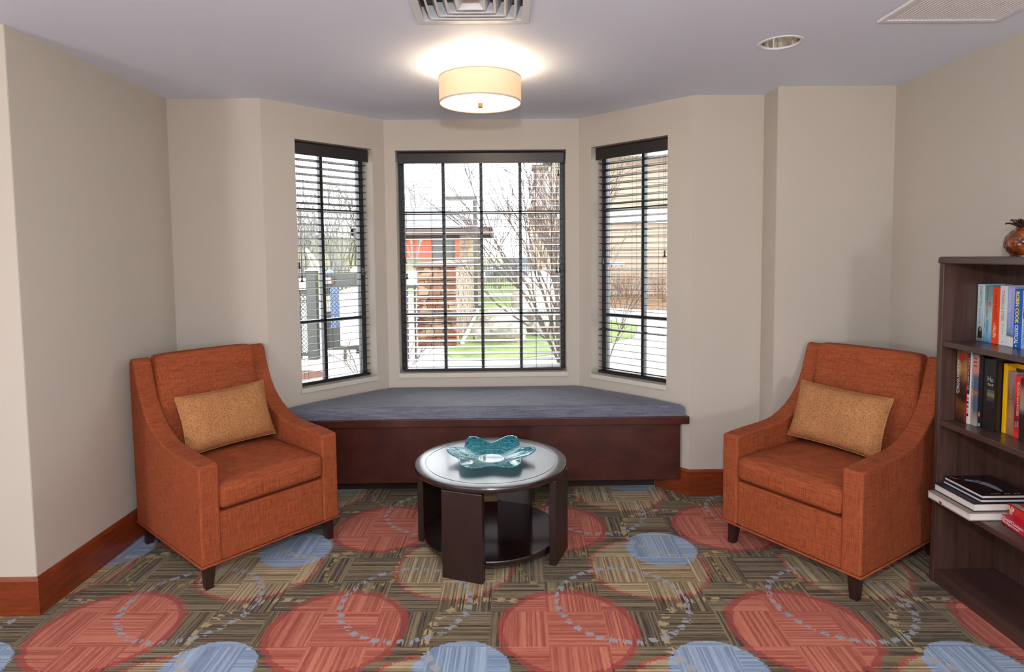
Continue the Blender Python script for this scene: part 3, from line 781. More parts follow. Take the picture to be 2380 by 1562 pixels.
b = upright_book('pale sky-blue novel with navy lettering at the picture edge', 2.380, 2.422, X1 - .003, S1, .238,
    spine_mat('jacket_sky', [(.0, (150, 180, 226)), (.4, (190, 210, 240)), (1., (150, 190, 232))], hi=.24), group=G1)
spine_text(b, 'THE', pm((24, 56, 92)), X1 - .003, 2.414, S1 + .226, .026, .010)
spine_text(b, 'CHILD', pm((16, 50, 90)), X1 - .003, 2.416, S1 + .196, .078, .020, bold=.03)
spine_text(b, 'FIONA BARTON', pm((60, 96, 140)), X1 - .003, 2.416, S1 + .110, .092, .008)

S2 = SH[2] + .0005; G2_ = 'history books on the second shelf'
b = upright_book('dark history book with a red leaf, first on the second shelf', 2.606, 2.660, 2.000, S2, .318,
    spine_mat('jacket_dusk', [(.0, (30, 18, 16)), (.25, (120, 64, 30)), (.34, (36, 22, 20)), (.55, (70, 44, 30)), (.74, (176, 122, 62)), (.9, (110, 84, 56)), (1., (100, 84, 60))], hi=.318, scale=7), .16, G2_)
spine_text(b, 'MODERN WORLD', pm((238, 236, 230)), 2.000, 2.655, S2 + .272, .150, .012, bold=.01)
spine_text(b, 'THE CENTURIES OF THE', pm((220, 214, 206)), 2.000, 2.641, S2 + .260, .130, .005)
leaf = MB().q([(1.9993, 2.628 + dx, S2 + .288 + dz) for dx, dz in ((0, .03), (-.006, .012), (-.018, .02), (-.014, .002), (-.02, -.012), (-.006, -.012), (0, -.03), (.006, -.014), (.018, -.016), (.012, 0), (.018, .014), (.006, .012))] + [(1.9993, 2.628, S2 + .288)], [(i, (i + 1) % 12, 12) for i in range(12)])
leaf.build('printed_leaf', pm((178, 26, 28)), b)
b = upright_book('thin red-edged white atlas beside the leaf book', 2.588, 2.604, 2.006, S2, .314, pm((214, 212, 208)), .16, G2_)
MB().box(2.0052, 2.0058, 2.600, 2.604, S2, S2 + .313).build('red_stripe', pm((190, 40, 36)), b)
MB().box(2.0050, 2.0058, 2.5885, 2.5995, S2 + .13, S2 + .313).build('printed_panel', pm((30, 30, 34)), b)
spine_text(b, 'ATLAS OF THE GREAT AGE', pm((236, 236, 236)), 2.0046, 2.597, S2 + .29, .14, .006)
for k, (c, zz) in enumerate((((214, 96, 40), .118), ((36, 60, 110), .10), ((40, 130, 90), .082), ((230, 150, 50), .064), ((30, 34, 60), .046))):
    MB().box(2.0051, 2.0058, 2.590, 2.599, S2 + zz - .012, S2 + zz).build('printed_block', pm(c), b)
b = upright_book('slate blue atlas with a pink building on its spine', 2.556, 2.586, 2.012, S2, .312,
    spine_mat('jacket_slate', [(.0, (170, 160, 150)), (.14, (130, 120, 118)), (.2, (74, 84, 106)), (.4, (80, 92, 116)), (.46, (170, 110, 50)), (.5, (76, 88, 114)), (.7, (82, 94, 118)), (.76, (190, 130, 116)), (.95, (206, 146, 130)), (1., (40, 44, 50))], hi=.312, scale=2), .16, G2_)
spine_text(b, 'ATLAS OF THE MEDIEVAL WORLD', pm((220, 204, 170)), 2.012, 2.583, S2 + .22, .17, .008)
for r_ in range(3):
    for c_ in range(3):
        MB().box(2.0113, 2.0119, 2.560 + c_ * .0065, 2.564 + c_ * .0065, S2 + .255 + r_ * .016, S2 + .264 + r_ * .016).build('printed_window', pm((120, 70, 66)), b)
b = upright_book('black book with a small gold flame near its foot', 2.534, 2.554, 2.018, S2, .306, pm((24, 22, 26), .25), .16, G2_)
MB().lathe([(0, .012), (.003, .004), (.004, -.006), (0, -.012)], (0, 0, 0), 10).xf(lambda p: Vector((2.0174 + p.x * .05, 2.545 + p.y, S2 + .056 + p.z))).build('printed_flame', pm((214, 150, 50)), b)
MB().box(2.0174, 2.0179, 2.538, 2.550, S2 + .004, S2 + .016).build('printed_mark', pm((150, 150, 150)), b)
b = upright_book('wide black book with pale serif title and framed picture', 2.470, 2.532, 2.022, S2, .300, pm((30, 26, 30), .22), .16, G2_)
FR = (0, -1, 0); UPZ = (0, 0, 1)
lettering('Ho', pm((168, 176, 158)), b, (2.022, 2.511, S2 + .205), FR, UPZ, .030, .022)
lettering('The Ill', pm((220, 216, 210)), b, (2.022, 2.511, S2 + .188), FR, UPZ, .030, .010, shear=.2)
MB().box(2.0213, 2.0219, 2.474, 2.512, S2 + .125, S2 + .172).build('printed_picture', spine_mat('jacket_picture', [(.3, (52, 56, 44)), (.5, (130, 116, 80)), (.7, (70, 84, 66))], lo=.12, hi=.18, scale=30), b)
yb = thing('book', 'yellow-bordered book standing face out on the second shelf', 'book', (2.10, 2.38, S2), 0, G2_)
MB().box(2.088, 2.108, 2.300, 2.466, S2, S2 + .290).build('cover', pm((238, 178, 6)), yb, bevel=.0015)
MB().box(2.0872, 2.0879, 2.312, 2.448, S2 + .02, S2 + .272).build('cover_picture', pm((44, 40, 48)), yb)
MB().box(2.050, 2.0875, 2.448, 2.466, S2, S2 + .290).build('spine', pm((240, 180, 4)), yb, bevel=.0015)
b = upright_book('brown book with faint gilt lettering in front of the yellow book', 2.404, 2.444, 2.052, S2, .262,
    spine_mat('jacket_rome', [(.0, (150, 100, 70)), (.3, (160, 120, 84)), (.6, (110, 78, 74)), (1., (150, 126, 134))], hi=.262), .034, G2_)
spine_text(b, 'ROMAN EMPIRE', pm((176, 142, 88)), 2.052, 2.434, S2 + .236, .165, .014)
b = upright_book('slim red book with white lettering on the second shelf', 2.372, 2.402, 2.046, S2, .252,
    spine_mat('jacket_red', [(.0, (224, 50, 34)), (.12, (190, 30, 30)), (.25, (120, 16, 20)), (.5, (150, 20, 26)), (.75, (226, 40, 34)), (1., (232, 46, 36))], hi=.252), .036, G2_)
spine_text(b, 'BLOOD and ROSES', pm((236, 214, 206)), 2.046, 2.390, S2 + .226, .135, .010)
spine_text(b, 'HELEN', pm((220, 216, 214)), 2.046, 2.386, S2 + .068, .022, .007)
spine_text(b, 'CASTOR', pm((220, 216, 214)), 2.046, 2.396, S2 + .066, .024, .006)
b = upright_book('black and cream book cut off by the picture edge on the second shelf', 2.335, 2.370, 2.040, S2, .246,
    spine_mat('jacket_edge', [(.0, (24, 24, 28)), (.4, (30, 28, 30)), (.5, (150, 136, 110)), (.8, (140, 128, 104)), (.9, (40, 36, 36)), (1., (30, 30, 32))], hi=.246, scale=3), .042, G2_)

# flat stack on the third shelf
S3 = SH[3] + .0005
def flat_book(label, x0, x1, y0, y1, z0, z1, cover, page=PAPER, round_spine=True):
    b = thing('book', label, 'book', ((x0 + x1) / 2, (y0 + y1) / 2, z0), 0, 'large books lying in a stack')
    t = .0028
    m = MB().box(x0, x1, y0, y1, z0, z0 + t).box(x0, x1, y0, y1, z1 - t, z1).box(x0, x1, y1 - t, y1, z0 + t, z1 - t)
    m.build('cover', cover, b, bevel=.001)
    MB().box(x0 + .005, x1 - .005, y0 + .004, y1 - t, z0 + t, z1 - t).build('pages', page, b)
    return b
b = flat_book('taupe-covered large book at the bottom of the flat stack', 1.889, 2.130, 2.412, 2.658, S3, S3 + .033, pm((150, 136, 124), .5))
MB().q([(1.8935, 2.595, S3 + .012), (1.886, 2.578, S3 + .006), (1.880, 2.560, S3 + .009), (1.888, 2.568, S3 + .013)], [(0, 1, 2, 3)]).build('ribbon_marker', pm((130, 30, 50)), b)
flat_book('navy-covered thick book second from the bottom of the flat stack', 1.916, 2.150, 2.425, 2.660, S3 + .0335, S3 + .066, pm((34, 38, 54), .4))
flat_book('thin navy book just under the top of the flat stack', 1.951, 2.165, 2.432, 2.655, S3 + .0665, S3 + .081, pm((30, 34, 54), .4))
b = flat_book('black glossy book with a silver car on top of the stack', 1.958, 2.170, 2.436, 2.658, S3 + .0815, S3 + .097, pm((24, 18, 26), .18))
zc = S3 + .0976
def flat_poly(pts, z=zc): return MB().q([(x, y, z) for x, y in pts], [tuple(range(len(pts)))])
flat_poly([(2.02, 2.615), (2.06, 2.600), (2.085, 2.570), (2.088, 2.530), (2.080, 2.480), (2.066, 2.470), (2.056, 2.53), (2.04, 2.575), (2.01, 2.600)]).build('printed_car', pm((158, 152, 172)), b)
MB().lathe([(.010, 0), (.013, .0004), (.016, 0)], (2.058, 2.590, zc), 24).build('printed_wheel', pm((36, 32, 38)), b)
flat_poly([(1.972, 2.646), (1.976, 2.646), (1.992, 2.620), (1.988, 2.620)]).build('printed_line', pm((200, 196, 200)), b)
flat_poly([(1.994, 2.625), (2.0, 2.625), (2.004, 2.612), (1.997, 2.612)]).build('printed_spot', pm((200, 30, 40)), b)
for k in range(9):
    if k in (3, 6): continue
    x = 2.005 + k * .014; flat_poly([(x, 2.446), (x + .011, 2.446), (x + .009, 2.455), (x + .002, 2.455)]).build('printed_glyph', pm((216, 140, 30)), b)

red_box = thing('game_box', 'red chess, checkers and backgammon box on the third shelf', 'game box', (2.09, 2.28, S3), 0, 'red board game boxes')
P0, P1 = Vector((2.013, 2.400)), Vector((1.978, 2.215)); dd = (P1 - P0).normalized(); nn = Vector((-dd.y, dd.x))
if nn.x < 0: nn = -nn
c4 = [P0, P1, P1 + nn * .16, P0 + nn * .16]
MB().hexa([(p.x, p.y, S3) for p in c4], [(p.x, p.y, S3 + .0345) for p in c4]).build('box', pm((206, 34, 56), .4), red_box, bevel=.0015)
for i, tx in enumerate(('Chess/Checkers', 'Backgammon')):
    o = P0 + dd * (.006 + .002 * i)
    lettering(tx, wht, red_box, (o.x, o.y, S3 + (.0195 if i == 0 else .005)), (dd.x, dd.y, 0), UPZ, .13 if i == 0 else .105, .0125 if i == 0 else .0125, bold=.02, lift=.0014)
tile_box = thing('game_box', 'red letter-tile word game box on top of the chess box', 'game box', (2.12, 2.30, S3 + .035), 0, 'red board game boxes')
Q0 = Vector((2.046, 2.416)); Q1 = Vector((2.024, 2.230)); d2 = (Q1 - Q0).normalized(); n2 = Vector((-d2.y, d2.x))
if n2.x < 0: n2 = -n2
c4 = [Q0, Q1, Q1 + n2 * .13, Q0 + n2 * .13]
zb_ = S3 + .0350
MB().hexa([(p.x, p.y, zb_) for p in c4], [(p.x, p.y, zb_ + .036) for p in c4]).build('box', pm((200, 36, 34), .35), tile_box, bevel=.0015)
def tile(ch, u, z, ang, s=.017):
    X = Vector((d2.x * math.cos(ang), d2.y * math.cos(ang), math.sin(ang))); Y = Vector((-d2.x * math.sin(ang), -d2.y * math.sin(ang), math.cos(ang)))
    o = Vector((Q0.x + d2.x * u, Q0.y + d2.y * u, z)) - Vector((n2.x, n2.y, 0)) * .0012
    q = [o - X * s / 2 - Y * s / 2, o + X * s / 2 - Y * s / 2, o + X * s / 2 + Y * s / 2, o - X * s / 2 + Y * s / 2]
    MB().q(q, [(0, 1, 2, 3)]).build('printed_tile', pm((226, 216, 190)), tile_box)
    lettering(ch, blk, tile_box, tuple(o - X * s * .25 - Y * s * .28), X, Y, None, s * .56, lift=.0006)
tile('Q', .010, zb_ + .024, .25); tile('W', .026, zb_ + .010, -.1); tile('E', .033, zb_ + .024, -.5)
MB().prism([(q.x, q.y) for q in (Q0 + d2 * .008 + n2 * .012, Q0 + d2 * .10 + n2 * .012, Q0 + d2 * .10 + n2 * .035, Q0 + d2 * .008 + n2 * .035)], zb_ + .036, zb_ + .0366).build('printed_tile_row', pm((208, 200, 176)), tile_box)
for i, ch in enumerate('EER'):
    q = Q0 + d2 * (.016 + i * .026) + n2 * .016
    lettering(ch, blk, tile_box, (q.x, q.y, zb_ + .0366), (d2.x, d2.y, 0), (n2.x, n2.y, 0), None, .014)

# pineapple and white vase on the bookcase top
def pine_mat():
    k = NT('amber_glazed_glass'); v = k.coord('Object'); n = k.noise(v, 22, 3); vo = k.voronoi(v, 46)
    col = k.ramp(n, [(.3, lin((58, 26, 14))), (.52, lin((120, 58, 20))), (.7, lin((190, 100, 26)))])
    k.bump(vo, .4, .003)
    return k.set(col, .12, 0, .6, .6, .05)
M['pine'] = pine_mat(); M['pine_leaf'] = plain('dark_bronze_glaze', (62, 40, 34), .2, .3, .6, .2, 40)
PC = (2.100, 2.452)
pn = thing('pineapple_ornament', 'glossy amber pineapple ornament on the bookcase', 'ornament', (PC[0], PC[1], BH))
def pine_body(i, j):
    th = 2 * math.pi * i; t = j; z = .002 + .112 * t
    r = .0655 * max(0., math.sin(math.pi * min(1, (.12 + .80 * t)))) ** .62
    if t > .92: r = .026 + (r - .026) * (1 - t) / .08
    g = .0030 * abs(math.sin(5.5 * th + 9 * t)) * abs(math.sin(5.5 * th - 9 * t)) ** .8
    r += g
    return (r * math.cos(th), r * math.sin(th), z)
MB().grid(pine_body, 120, 44, True).build('body', M['pine'], pn, world=False, smooth=True, angle=0)
MB().lathe([(.0, .0), (.045, .0), (.045, .004), (0, .004)], (0, 0, 0), 32).build('base', M['pine_leaf'], pn, world=False)
MB().lathe([(.027, .112), (.0295, .115), (.027, .118)], (0, 0, 0), 32).build('gold_collar', M['brass'], pn, world=False, smooth=True)
for k in range(14):
    a = 2 * math.pi * k / 14 + (.2 if k % 2 else 0); ln = .042 if k % 2 else .026; up = .016 if k % 2 else .030
    def leaf_fn(i, j, a=a, ln=ln, up=up):
        t = i; w = .0115 * (1 - t) ** .6 * (1 - .2 * t); s = (j - .5) * 2
        r = .020 + ln * t; z = .116 + up * math.sin(t * 2.0) + (.006 * s * s)
        return (r * math.cos(a) - s * w * math.sin(a), r * math.sin(a) + s * w * math.cos(a), z)
    o = MB().grid(leaf_fn, 8, 5).build('leaf', M['pine_leaf'], pn, world=False, smooth=True, angle=0)
    o.modifiers.new('thick', 'SOLIDIFY').thickness = .0025
va = thing('white_vase', 'slender tapered white vase behind the pineapple ornament', 'vase', (2.188, 2.532, BH))
MB().lathe([(0, .0), (.024, .0), (.026, .006), (.025, .05), (.021, .12), (.018, .20), (.0155, .29), (.0165, .296), (.0145, .296), (.0145, .27), (.015, .02), (0, .02)], (0, 0, 0), 40).build('body', plain('pale_ceramic', (214, 226, 222), .3), va, world=False, smooth=True)
MB().lathe([(.0165, .288), (.0180, .292), (.0165, .296)], (0, 0, 0), 40).build('rim', plain('pale_ceramic_rim', (222, 230, 228), .3), va, world=False, smooth=True)
# ---- EXTERIOR ------------------------------------------------------------------ outside the windows
GZ = -.15
def ground_mat(name, a, b, scale, c=None, rough=.95):
    k = NT(name); X, Y, Z, P = k.pos(); n = k.noise(P, scale, 5, .65); n2 = k.noise(P, scale * 12, 3)
    col = k.ramp(k.add(k.mul(n, .65), k.mul(n2, .35)), [(.36, lin(a)), (.62, lin(b))])
    k.bump(n2, .5, .03); return k.set(col, rough, 0, .15)
M['concrete'] = ground_mat('walkway_concrete', (150, 146, 136), (186, 182, 172), 1.5)
M['grass'] = ground_mat('lawn_grass', (74, 90, 48), (112, 124, 76), 2.2)
M['drygrass'] = ground_mat('hillside_dry_grass', (76, 80, 56), (106, 100, 80), .4)
M['mulch'] = ground_mat('leaf_litter', (70, 50, 38), (122, 98, 76), 6)
M['redmulch'] = ground_mat('red_mulch', (70, 44, 36), (110, 78, 64), 30)
M['bark'] = plain('bare_bark', (78, 66, 60), .9, 0, .2, .25, 20)
M['bark2'] = plain('grey_bark', (124, 122, 118), .9, 0, .2, .2, 20)
M['twig'] = plain('brown_twigs', (112, 84, 66), .9, 0, .2, .2, 20)
M['iron'] = plain('black_iron', (40, 42, 44), .5)
M['bronze'] = plain('dark_green_bronze', (58, 60, 56), .5)
M['siding'] = plain('beige_siding', (142, 126, 110), .8, 0, .3, .04, 8)
M['trimw'] = plain('white_trim', (196, 196, 194), .6)
M['shingle'] = ground_mat('grey_shingle', (104, 106, 110), (136, 138, 142), 6)
M['fascia'] = plain('brown_fascia', (72, 58, 52), .7)
def stone_mat(name, a, b, c):
    k = NT(name); oi = k.n.new('ShaderNodeObjectInfo'); v = k.coord('Object'); n = k.noise(v, 9, 4)
    X, Y, Z, P = k.pos(); cell = k.voronoi(P, 5., 'F1', 1); r = k.sep(cell)[0]
    f = k.add(k.mul(k.add(oi.outputs['Random'], r), .4), k.mul(n, .35))
    col = k.ramp(f, [(.2, lin(a)), (.5, lin(b)), (.85, lin(c))]); k.bump(n, .6, .01); return k.set(col, .9, 0, .2)
M['stone'] = stone_mat('ledge_stone', (70, 42, 32), (108, 70, 52), (146, 122, 98))
M['stone_tan'] = stone_mat('tan_ledge_stone', (104, 86, 70), (134, 116, 98), (158, 144, 126))
M['mortar'] = plain('mortar', (84, 72, 62), .95)
M['boulder'] = ground_mat('limestone_boulder', (104, 92, 76), (176, 170, 160), 1.2)

def slab(name, poly, z0, z1, mat, label, cat):
    return tag(MB().prism(poly, z0, z1).build(name, mat), label, cat, kind='structure')
slab('ground_pavement', [(-30, 4.5), (30, 4.5), (30, 95), (-30, 95)], GZ - .06, GZ, M['concrete'], 'pale concrete paving outside the windows', 'pavement')
slab('lawn', [(-1.10, 10.25), (-.78, 9.48), (-.375, 9.42), (.30, 9.62), (.95, 10.0), (1.9, 11.2), (2.5, 11.8), (3.03, 13.8), (2.7, 14.6), (2.2, 16), (1.8, 19), (1.5, 24), (-1.25, 24), (-.88, 17.6), (-.88, 11.0)], GZ, GZ + .015, M['grass'], 'green lawn in front of the boulders', 'lawn')
slab('lawn_far', [(-30, 26), (1.6, 26), (1.6, 34), (-30, 34)], GZ, GZ + .015, M['grass'], 'far strip of lawn along the iron fence', 'lawn')
slab('mulch_bed', [(3.2, 18.4), (4.6, 17.3), (9, 16.6), (12, 16.8), (12, 23.9), (3.3, 23.9)], GZ, GZ + .02, M['mulch'], 'brown leaf litter bed below the beige building', 'mulch')
tag(MB().lathe([(0, GZ + .02), (.28, GZ + .018), (.36, GZ + .001)], (-2.86, 8.42, 0), 32).build('tree_ring_mulch', M['redmulch'], smooth=True), 'round red mulch ring outside the left window', 'mulch', kind='structure')
def hill(i, j):
    x = -45 + 90 * i; y = 33 + 62 * j
    z = GZ + .3 + (.95 + 2.2 * (1 / (1 + math.exp((x + 9.5) * .6)))) * (1 / (1 + math.exp(-(y - 41) * .32)))
    if x > -1: z = GZ + (z - GZ) * (1 / (1 + math.exp((x + 1) * .8 - 2)))
    z += .12 * math.sin(x * .7) * math.sin(y * .4)
    return (x, y, max(z, GZ + .001) if j > 0 else GZ - .02)
tag(MB().grid(hill, 60, 40).build('hillside', M['drygrass'], smooth=True, angle=0), 'brownish grassy hillside behind the trees', 'hill', kind='structure')

# stone bar wall of individual ledge stones
sb = thing('stone_bar', 'ledge stone bar wall outside the middle window', 'stone wall', (-1.24, 13.5, GZ))
SX0, SX1, SY0, SY1, ST = -1.60, -.885, 11.0, 17.2, 1.285
MB().box(SX0 + .04, SX1 - .04, SY0 + .04, SY1 - .04, GZ, ST).build('core', M['mortar'], sb)
rng = random.Random(3); z = GZ + .004
row_h = []
while z < ST - .03:
    h = min(rng.uniform(.055, .105), ST - z); row_h.append((z, h)); z += h
side_m = MB()
def rock(m, x0, x1, y0, y1, z0, z1):
    j = lambda a=.006: rng.uniform(-a, a)
    b = [(x0 + j(), y0 + j(.014), z0 + j()), (x1 + j(), y0 + j(.014), z0 + j()), (x1, y1, z0), (x0, y1, z0)]
    t = [(x0 + j(), y0 + j(.014), z1 + j()), (x1 + j(), y0 + j(.014), z1 + j()), (x1, y1, z1), (x0, y1, z1)]
    return m.hexa(b, t)
for z, h in row_h:
    x = SX0
    while x < SX1 - .02:
        w = min(rng.uniform(.14, .36), SX1 - x)
        if SX1 - x - w < .07: w = SX1 - x
        rock(MB(), x + .005, x + w - .005, SY0 - rng.uniform(0, .02), SY0 + .09, z + .004, z + h - .005).build('stone', M['stone'], sb, bevel=.006, seg=1)
        x += w
    y = SY0 + .02
    while y < SY1 - .05:
        w = min(rng.uniform(.2, .5), SY1 - y); o = rng.uniform(-.012, .016)
        side_m.box(SX1 - .06, SX1 + o, y + .006, y + w - .006, z + .004, z + h - .005); y += w
o = side_m.build('side_stones', M['stone_tan'], sb); o['kind'] = 'stuff'
MB().box(SX0 - .05, SX1 + .05, SY0 - .06, SY1 + .05, ST, ST + .07).build('counter_slab', M['mortar'], sb, bevel=.01)
tag(MB().box(-.84, -.76, 11.1, 21.5, GZ, GZ + .05).build('lawn_curb', M['concrete'], bevel=.01), 'pale concrete curb between stone bar and lawn', 'curb', kind='structure')

# pavilion
pv = thing('pavilion', 'open pavilion with grey shingle hip roof', 'pavilion', (-2.70, 22.3, GZ))
ex0, ex1, ey0, ey1, ez, ap = -5.0, -.42, 20.0, 24.6, 2.37, (-2.70, 22.3, 3.36)
ncr = 12
for k in range(ncr):
    t0, t1 = k / ncr, (k + 1) / ncr
    c = lambda t, dz: [(ex0 + (ap[0] - ex0) * t, ey0 + (ap[1] - ey0) * t, ez + (ap[2] - ez) * t + dz), (ex1 + (ap[0] - ex1) * t, ey0 + (ap[1] - ey0) * t, ez + (ap[2] - ez) * t + dz),
                       (ex1 + (ap[0] - ex1) * t, ey1 + (ap[1] - ey1) * t, ez + (ap[2] - ez) * t + dz), (ex0 + (ap[0] - ex0) * t, ey1 + (ap[1] - ey1) * t, ez + (ap[2] - ez) * t + dz)]
    lo, hi = c(t0, .022), c(min(1, t1 + .01), 0.); lo2 = c(t0, -.02)
    m = MB(); m.q(lo + hi + lo2, [(i, (i + 1) % 4, (i + 1) % 4 + 4, i + 4) for i in range(4)] + [(i + 8, (i + 1) % 4 + 8, (i + 1) % 4, i) for i in range(4)])
    m.build('shingle_course', M['shingle'], pv)
for a in ((ex0, ex1, ey0, ey0 + .08), (ex0, ex1, ey1 - .08, ey1), (ex0, ex0 + .08, ey0, ey1), (ex1 - .08, ex1, ey0, ey1)):
    MB().box(*a, ez - .22, ez + .01).build('fascia_board', M['fascia'], pv)
MB().box(ex0 + .08, ex1 - .08, ey0 + .08, ey1 - .08, ez - .06, ez - .02).build('soffit', M['fascia'], pv)
for x in (-1.49, -4.75):
    for yy in (20.25, 23.9):
        rngc = random.Random(int(x * 10)); zz = GZ; p_ = MB().box(x + .03, x + .48, yy + .03, yy + .48, GZ, ez - .1).build('column', M['mortar'], pv)
        m = MB()
        while zz < ez - .14:
            hh_ = rngc.uniform(.09, .15); w1 = rngc.uniform(.15, .36)
            m.box(x, x + w1 - .01, yy, yy + .51, zz + .005, zz + hh_ - .005).box(x + w1, x + .51, yy - .006, yy + .505, zz + .005, zz + hh_ - .005); zz += hh_
        o = m.build('column_stones', M['stone_tan'], p_); o['kind'] = 'stuff'
gcb = thing('grill_cabinet', 'tall black grill cabinet under the pavilion roof', 'cabinet', (-1.92, 19.2, GZ))
MB().box(-2.25, -1.58, 18.95, 19.45, GZ + .05, 1.96).build('body', M['iron'], gcb, bevel=.01)
MB().box(-2.21, -1.93, 18.935, 18.955, .4, 1.90).build('door', M['bronze'], gcb); MB().box(-1.90, -1.62, 18.935, 18.955, .4, 1.90).build('door', M['bronze'], gcb)
for x in (-2.2, -1.68): MB().box(x, x + .06, 19.0, 19.4, GZ, GZ + .05).build('foot', M['iron'], gcb)
ob = thing('orange_building', 'orange walled building far behind the pavilion', 'building', (-6.0, 47.5, 1.3))
MB().box(-10.5, -2.6, 46, 50, .4, 2.9).build('wall', plain('orange_wall', (168, 78, 52), .8), ob)
MB().prism_x([(45.6, 2.85), (50.4, 2.85), (48, 4.0)], -10.9, -2.2).build('roof', M['fascia'], ob)
for x in (-8.6, -5.4): MB().box(x, x + .8, 45.95, 46.02, 1.7, 2.5).build('window', M['iron'], ob)

# lamp posts and small signs
ps = thing('lamp_post', 'black square lamp post with a sideways box lamp head', 'lamp post', (-.865, 18, GZ))
MB().box(-.925, -.805, 17.94, 18.06, GZ, 3.10).build('pole', M['bronze'], ps, bevel=.006)
MB().box(-1.04, -.69, 17.82, 18.18, GZ, GZ + .16).build('base', M['bronze'], ps, bevel=.01)
MB().box(-1.72, -.80, 17.90, 18.10, 3.08, 3.20).build('lamp_head', M['bronze'], ps, bevel=.01)
MB().box(-1.66, -1.2, 17.93, 18.07, 3.072, 3.08).build('lens', M['trimw'], ps)
sg = thing('small_sign', 'small white sign on a brown stake by the iron fence', 'sign', (-.92, 25, GZ))
MB().box(-1.04, -.81, 24.98, 25.0, .56, .78).build('board', M['trimw'], sg); MB().tube([(-.925, 25.02, GZ), (-.925, 25.02, .76)], .025, 6).build('stake', M['twig'], sg)

def picket_fence(label, x0, x1, y, z0, z1, step, mat, r=.012, cat='fence', name='iron_fence'):
    f = thing(name, label, cat, ((x0 + x1) / 2, y, z0))
    m = MB(); x = x0
    while x <= x1: m.box(x - r, x + r, y - r, y + r, z0, z1); x += step
    o = m.build('pickets', mat, f); o['kind'] = 'stuff'
    for z in (z0 + .12, z1 - .12): MB().box(x0, x1, y - r * 1.2, y + r * 1.2, z - .02, z + .02).build('rail', mat, f)
    x = x0
    while x <= x1 + .01: MB().box(x - .03, x + .03, y - .03, y + .03, z0, z1 + .06).build('post', mat, f); x += (x1 - x0) / 3
    return f
picket_fence('black iron picket fence in front of the parked car', -3.2, 2.4, 30, GZ, 1.02, .115, M['iron'])
picket_fence('pale picket fence along the beige building', 3.5, 11.5, 23.2, GZ, 1.10, .18, M['siding'], .014, name='picket_fence')
picket_fence('short black railing beside the stone bar', -2.5, -1.68, 10.3, GZ, 1.0, .11, M['iron'], .011, 'railing', 'iron_railing')
picket_fence('grey picket fence at the foot of the hillside', -14, -4.6, 21, GZ, 1.12, .12, M['bronze'], .012)
mb_ = thing('utility_box', 'white rounded utility box on black legs by the railing', 'box', (-1.50, 9.7, GZ))
MB().box(-1.585, -1.405, 9.6, 9.8, 1.02, 1.235).build('body', M['trimw'], mb_, bevel=.03, seg=3)
MB().box(-1.59, -1.40, 9.595, 9.805, .985, 1.02).build('base_plate', M['iron'], mb_)
for x in (-1.56, -1.44): MB().tube([(x, 9.7, GZ), (x, 9.7, .99)], .016, 6).build('leg', M['iron'], mb_)

# boulders
def boulder(label, c, s, seed):
    bm = bmesh.new(); bmesh.ops.create_icosphere(bm, subdivisions=4, radius=1)
    rg = random.Random(seed); ph = [(rg.uniform(1, 3.2), rg.uniform(0, 6), Vector((rg.uniform(-1, 1), rg.uniform(-1, 1), rg.uniform(-1, 1))).normalized()) for _ in range(9)]
    for v in bm.verts:
        d = v.co.normalized(); r = 1.
        for f, p, ax in ph: r += .075 * abs(math.sin(f * 2.2 * d.dot(ax) + p)) - .04
        for f, p, ax in ph[:5]: r = min(r, .86 / max(.05, d.dot(ax)))
        v.co = d * r
    m = MB(); bm.verts.ensure_lookup_table()
    m.q([(c[0] + v.co.x * s[0], c[1] + v.co.y * s[1], max(GZ - .05, c[2] + v.co.z * s[2])) for v in bm.verts], [tuple(v.index for v in f.verts) for f in bm.faces]); bm.free()
    return tag(m.build('boulder', M['boulder'], smooth=True, angle=30), label, 'boulder', 'limestone boulders on the lawn')
boulder('low pale limestone boulder left of the bare shrub', (-.12, 11.6, .06), (.50, .42, .40), 2)
boulder('large pale limestone boulder behind the bare shrub', (.98, 12.6, .22), (.62, .55, .56), 5)
boulder('grey boulder further back between shrub and iron fence', (.85, 15.6, .35), (.75, .6, .72), 9)

# shrubs and trees
def grow(m, p, d, ln, r, depth, rg, spread, up, sides=4, kids=(2, 3), curve=.25, shrink=.74):
    pts = [p]; q = p.copy(); dd = d.copy(); n = 3
    for k in range(n):
        dd = (dd + Vector((rg.uniform(-1, 1), rg.uniform(-1, 1), rg.uniform(-1, 1))) * curve * .4 + Vector((0, 0, up * .12))).normalized()
        q = q + dd * ln / n; pts.append(q.copy())
    rs = [r * (1 - .35 * k / n) for k in range(n + 1)]
    m.tube(pts, rs, sides if r > .006 else 3, cap=False)
    if depth == 0: return
    for k in range(rg.randint(*kids)):
        b = pts[rg.randint(1, n)] if k else pts[-1]
        nd = (dd + Vector((rg.uniform(-1, 1), rg.uniform(-1, 1), rg.uniform(-.6, 1))) * spread).normalized()
        grow(m, b.copy(), nd, ln * rg.uniform(shrink - .12, shrink + .1), r * .70, depth - 1, rg, spread, up, sides, kids, curve, shrink)
def shrub(name, label, c, stems, ln, r, depth, mat, seed, spread=.6, up=.3, lean=(0, 0, 0), fan=.7, cat='shrub', group=None, kids=(2, 3), shrink=.74):
    rg = random.Random(seed); m = MB()
    for k in range(stems):
        a = 2 * math.pi * (k + rg.random() * .6) / stems
        d = Vector((math.cos(a) * fan + lean[0], math.sin(a) * fan + lean[1], 1 + lean[2])).normalized()
        grow(m, Vector((c[0] + .05 * math.cos(a), c[1] + .05 * math.sin(a), c[2] - .02)), d, ln * rg.uniform(.8, 1.15), r * rg.uniform(.7, 1.1), depth, rg, spread, up, kids=kids, shrink=shrink)
    return tag(m.build(name, mat, smooth=True, angle=0), label, cat, group)
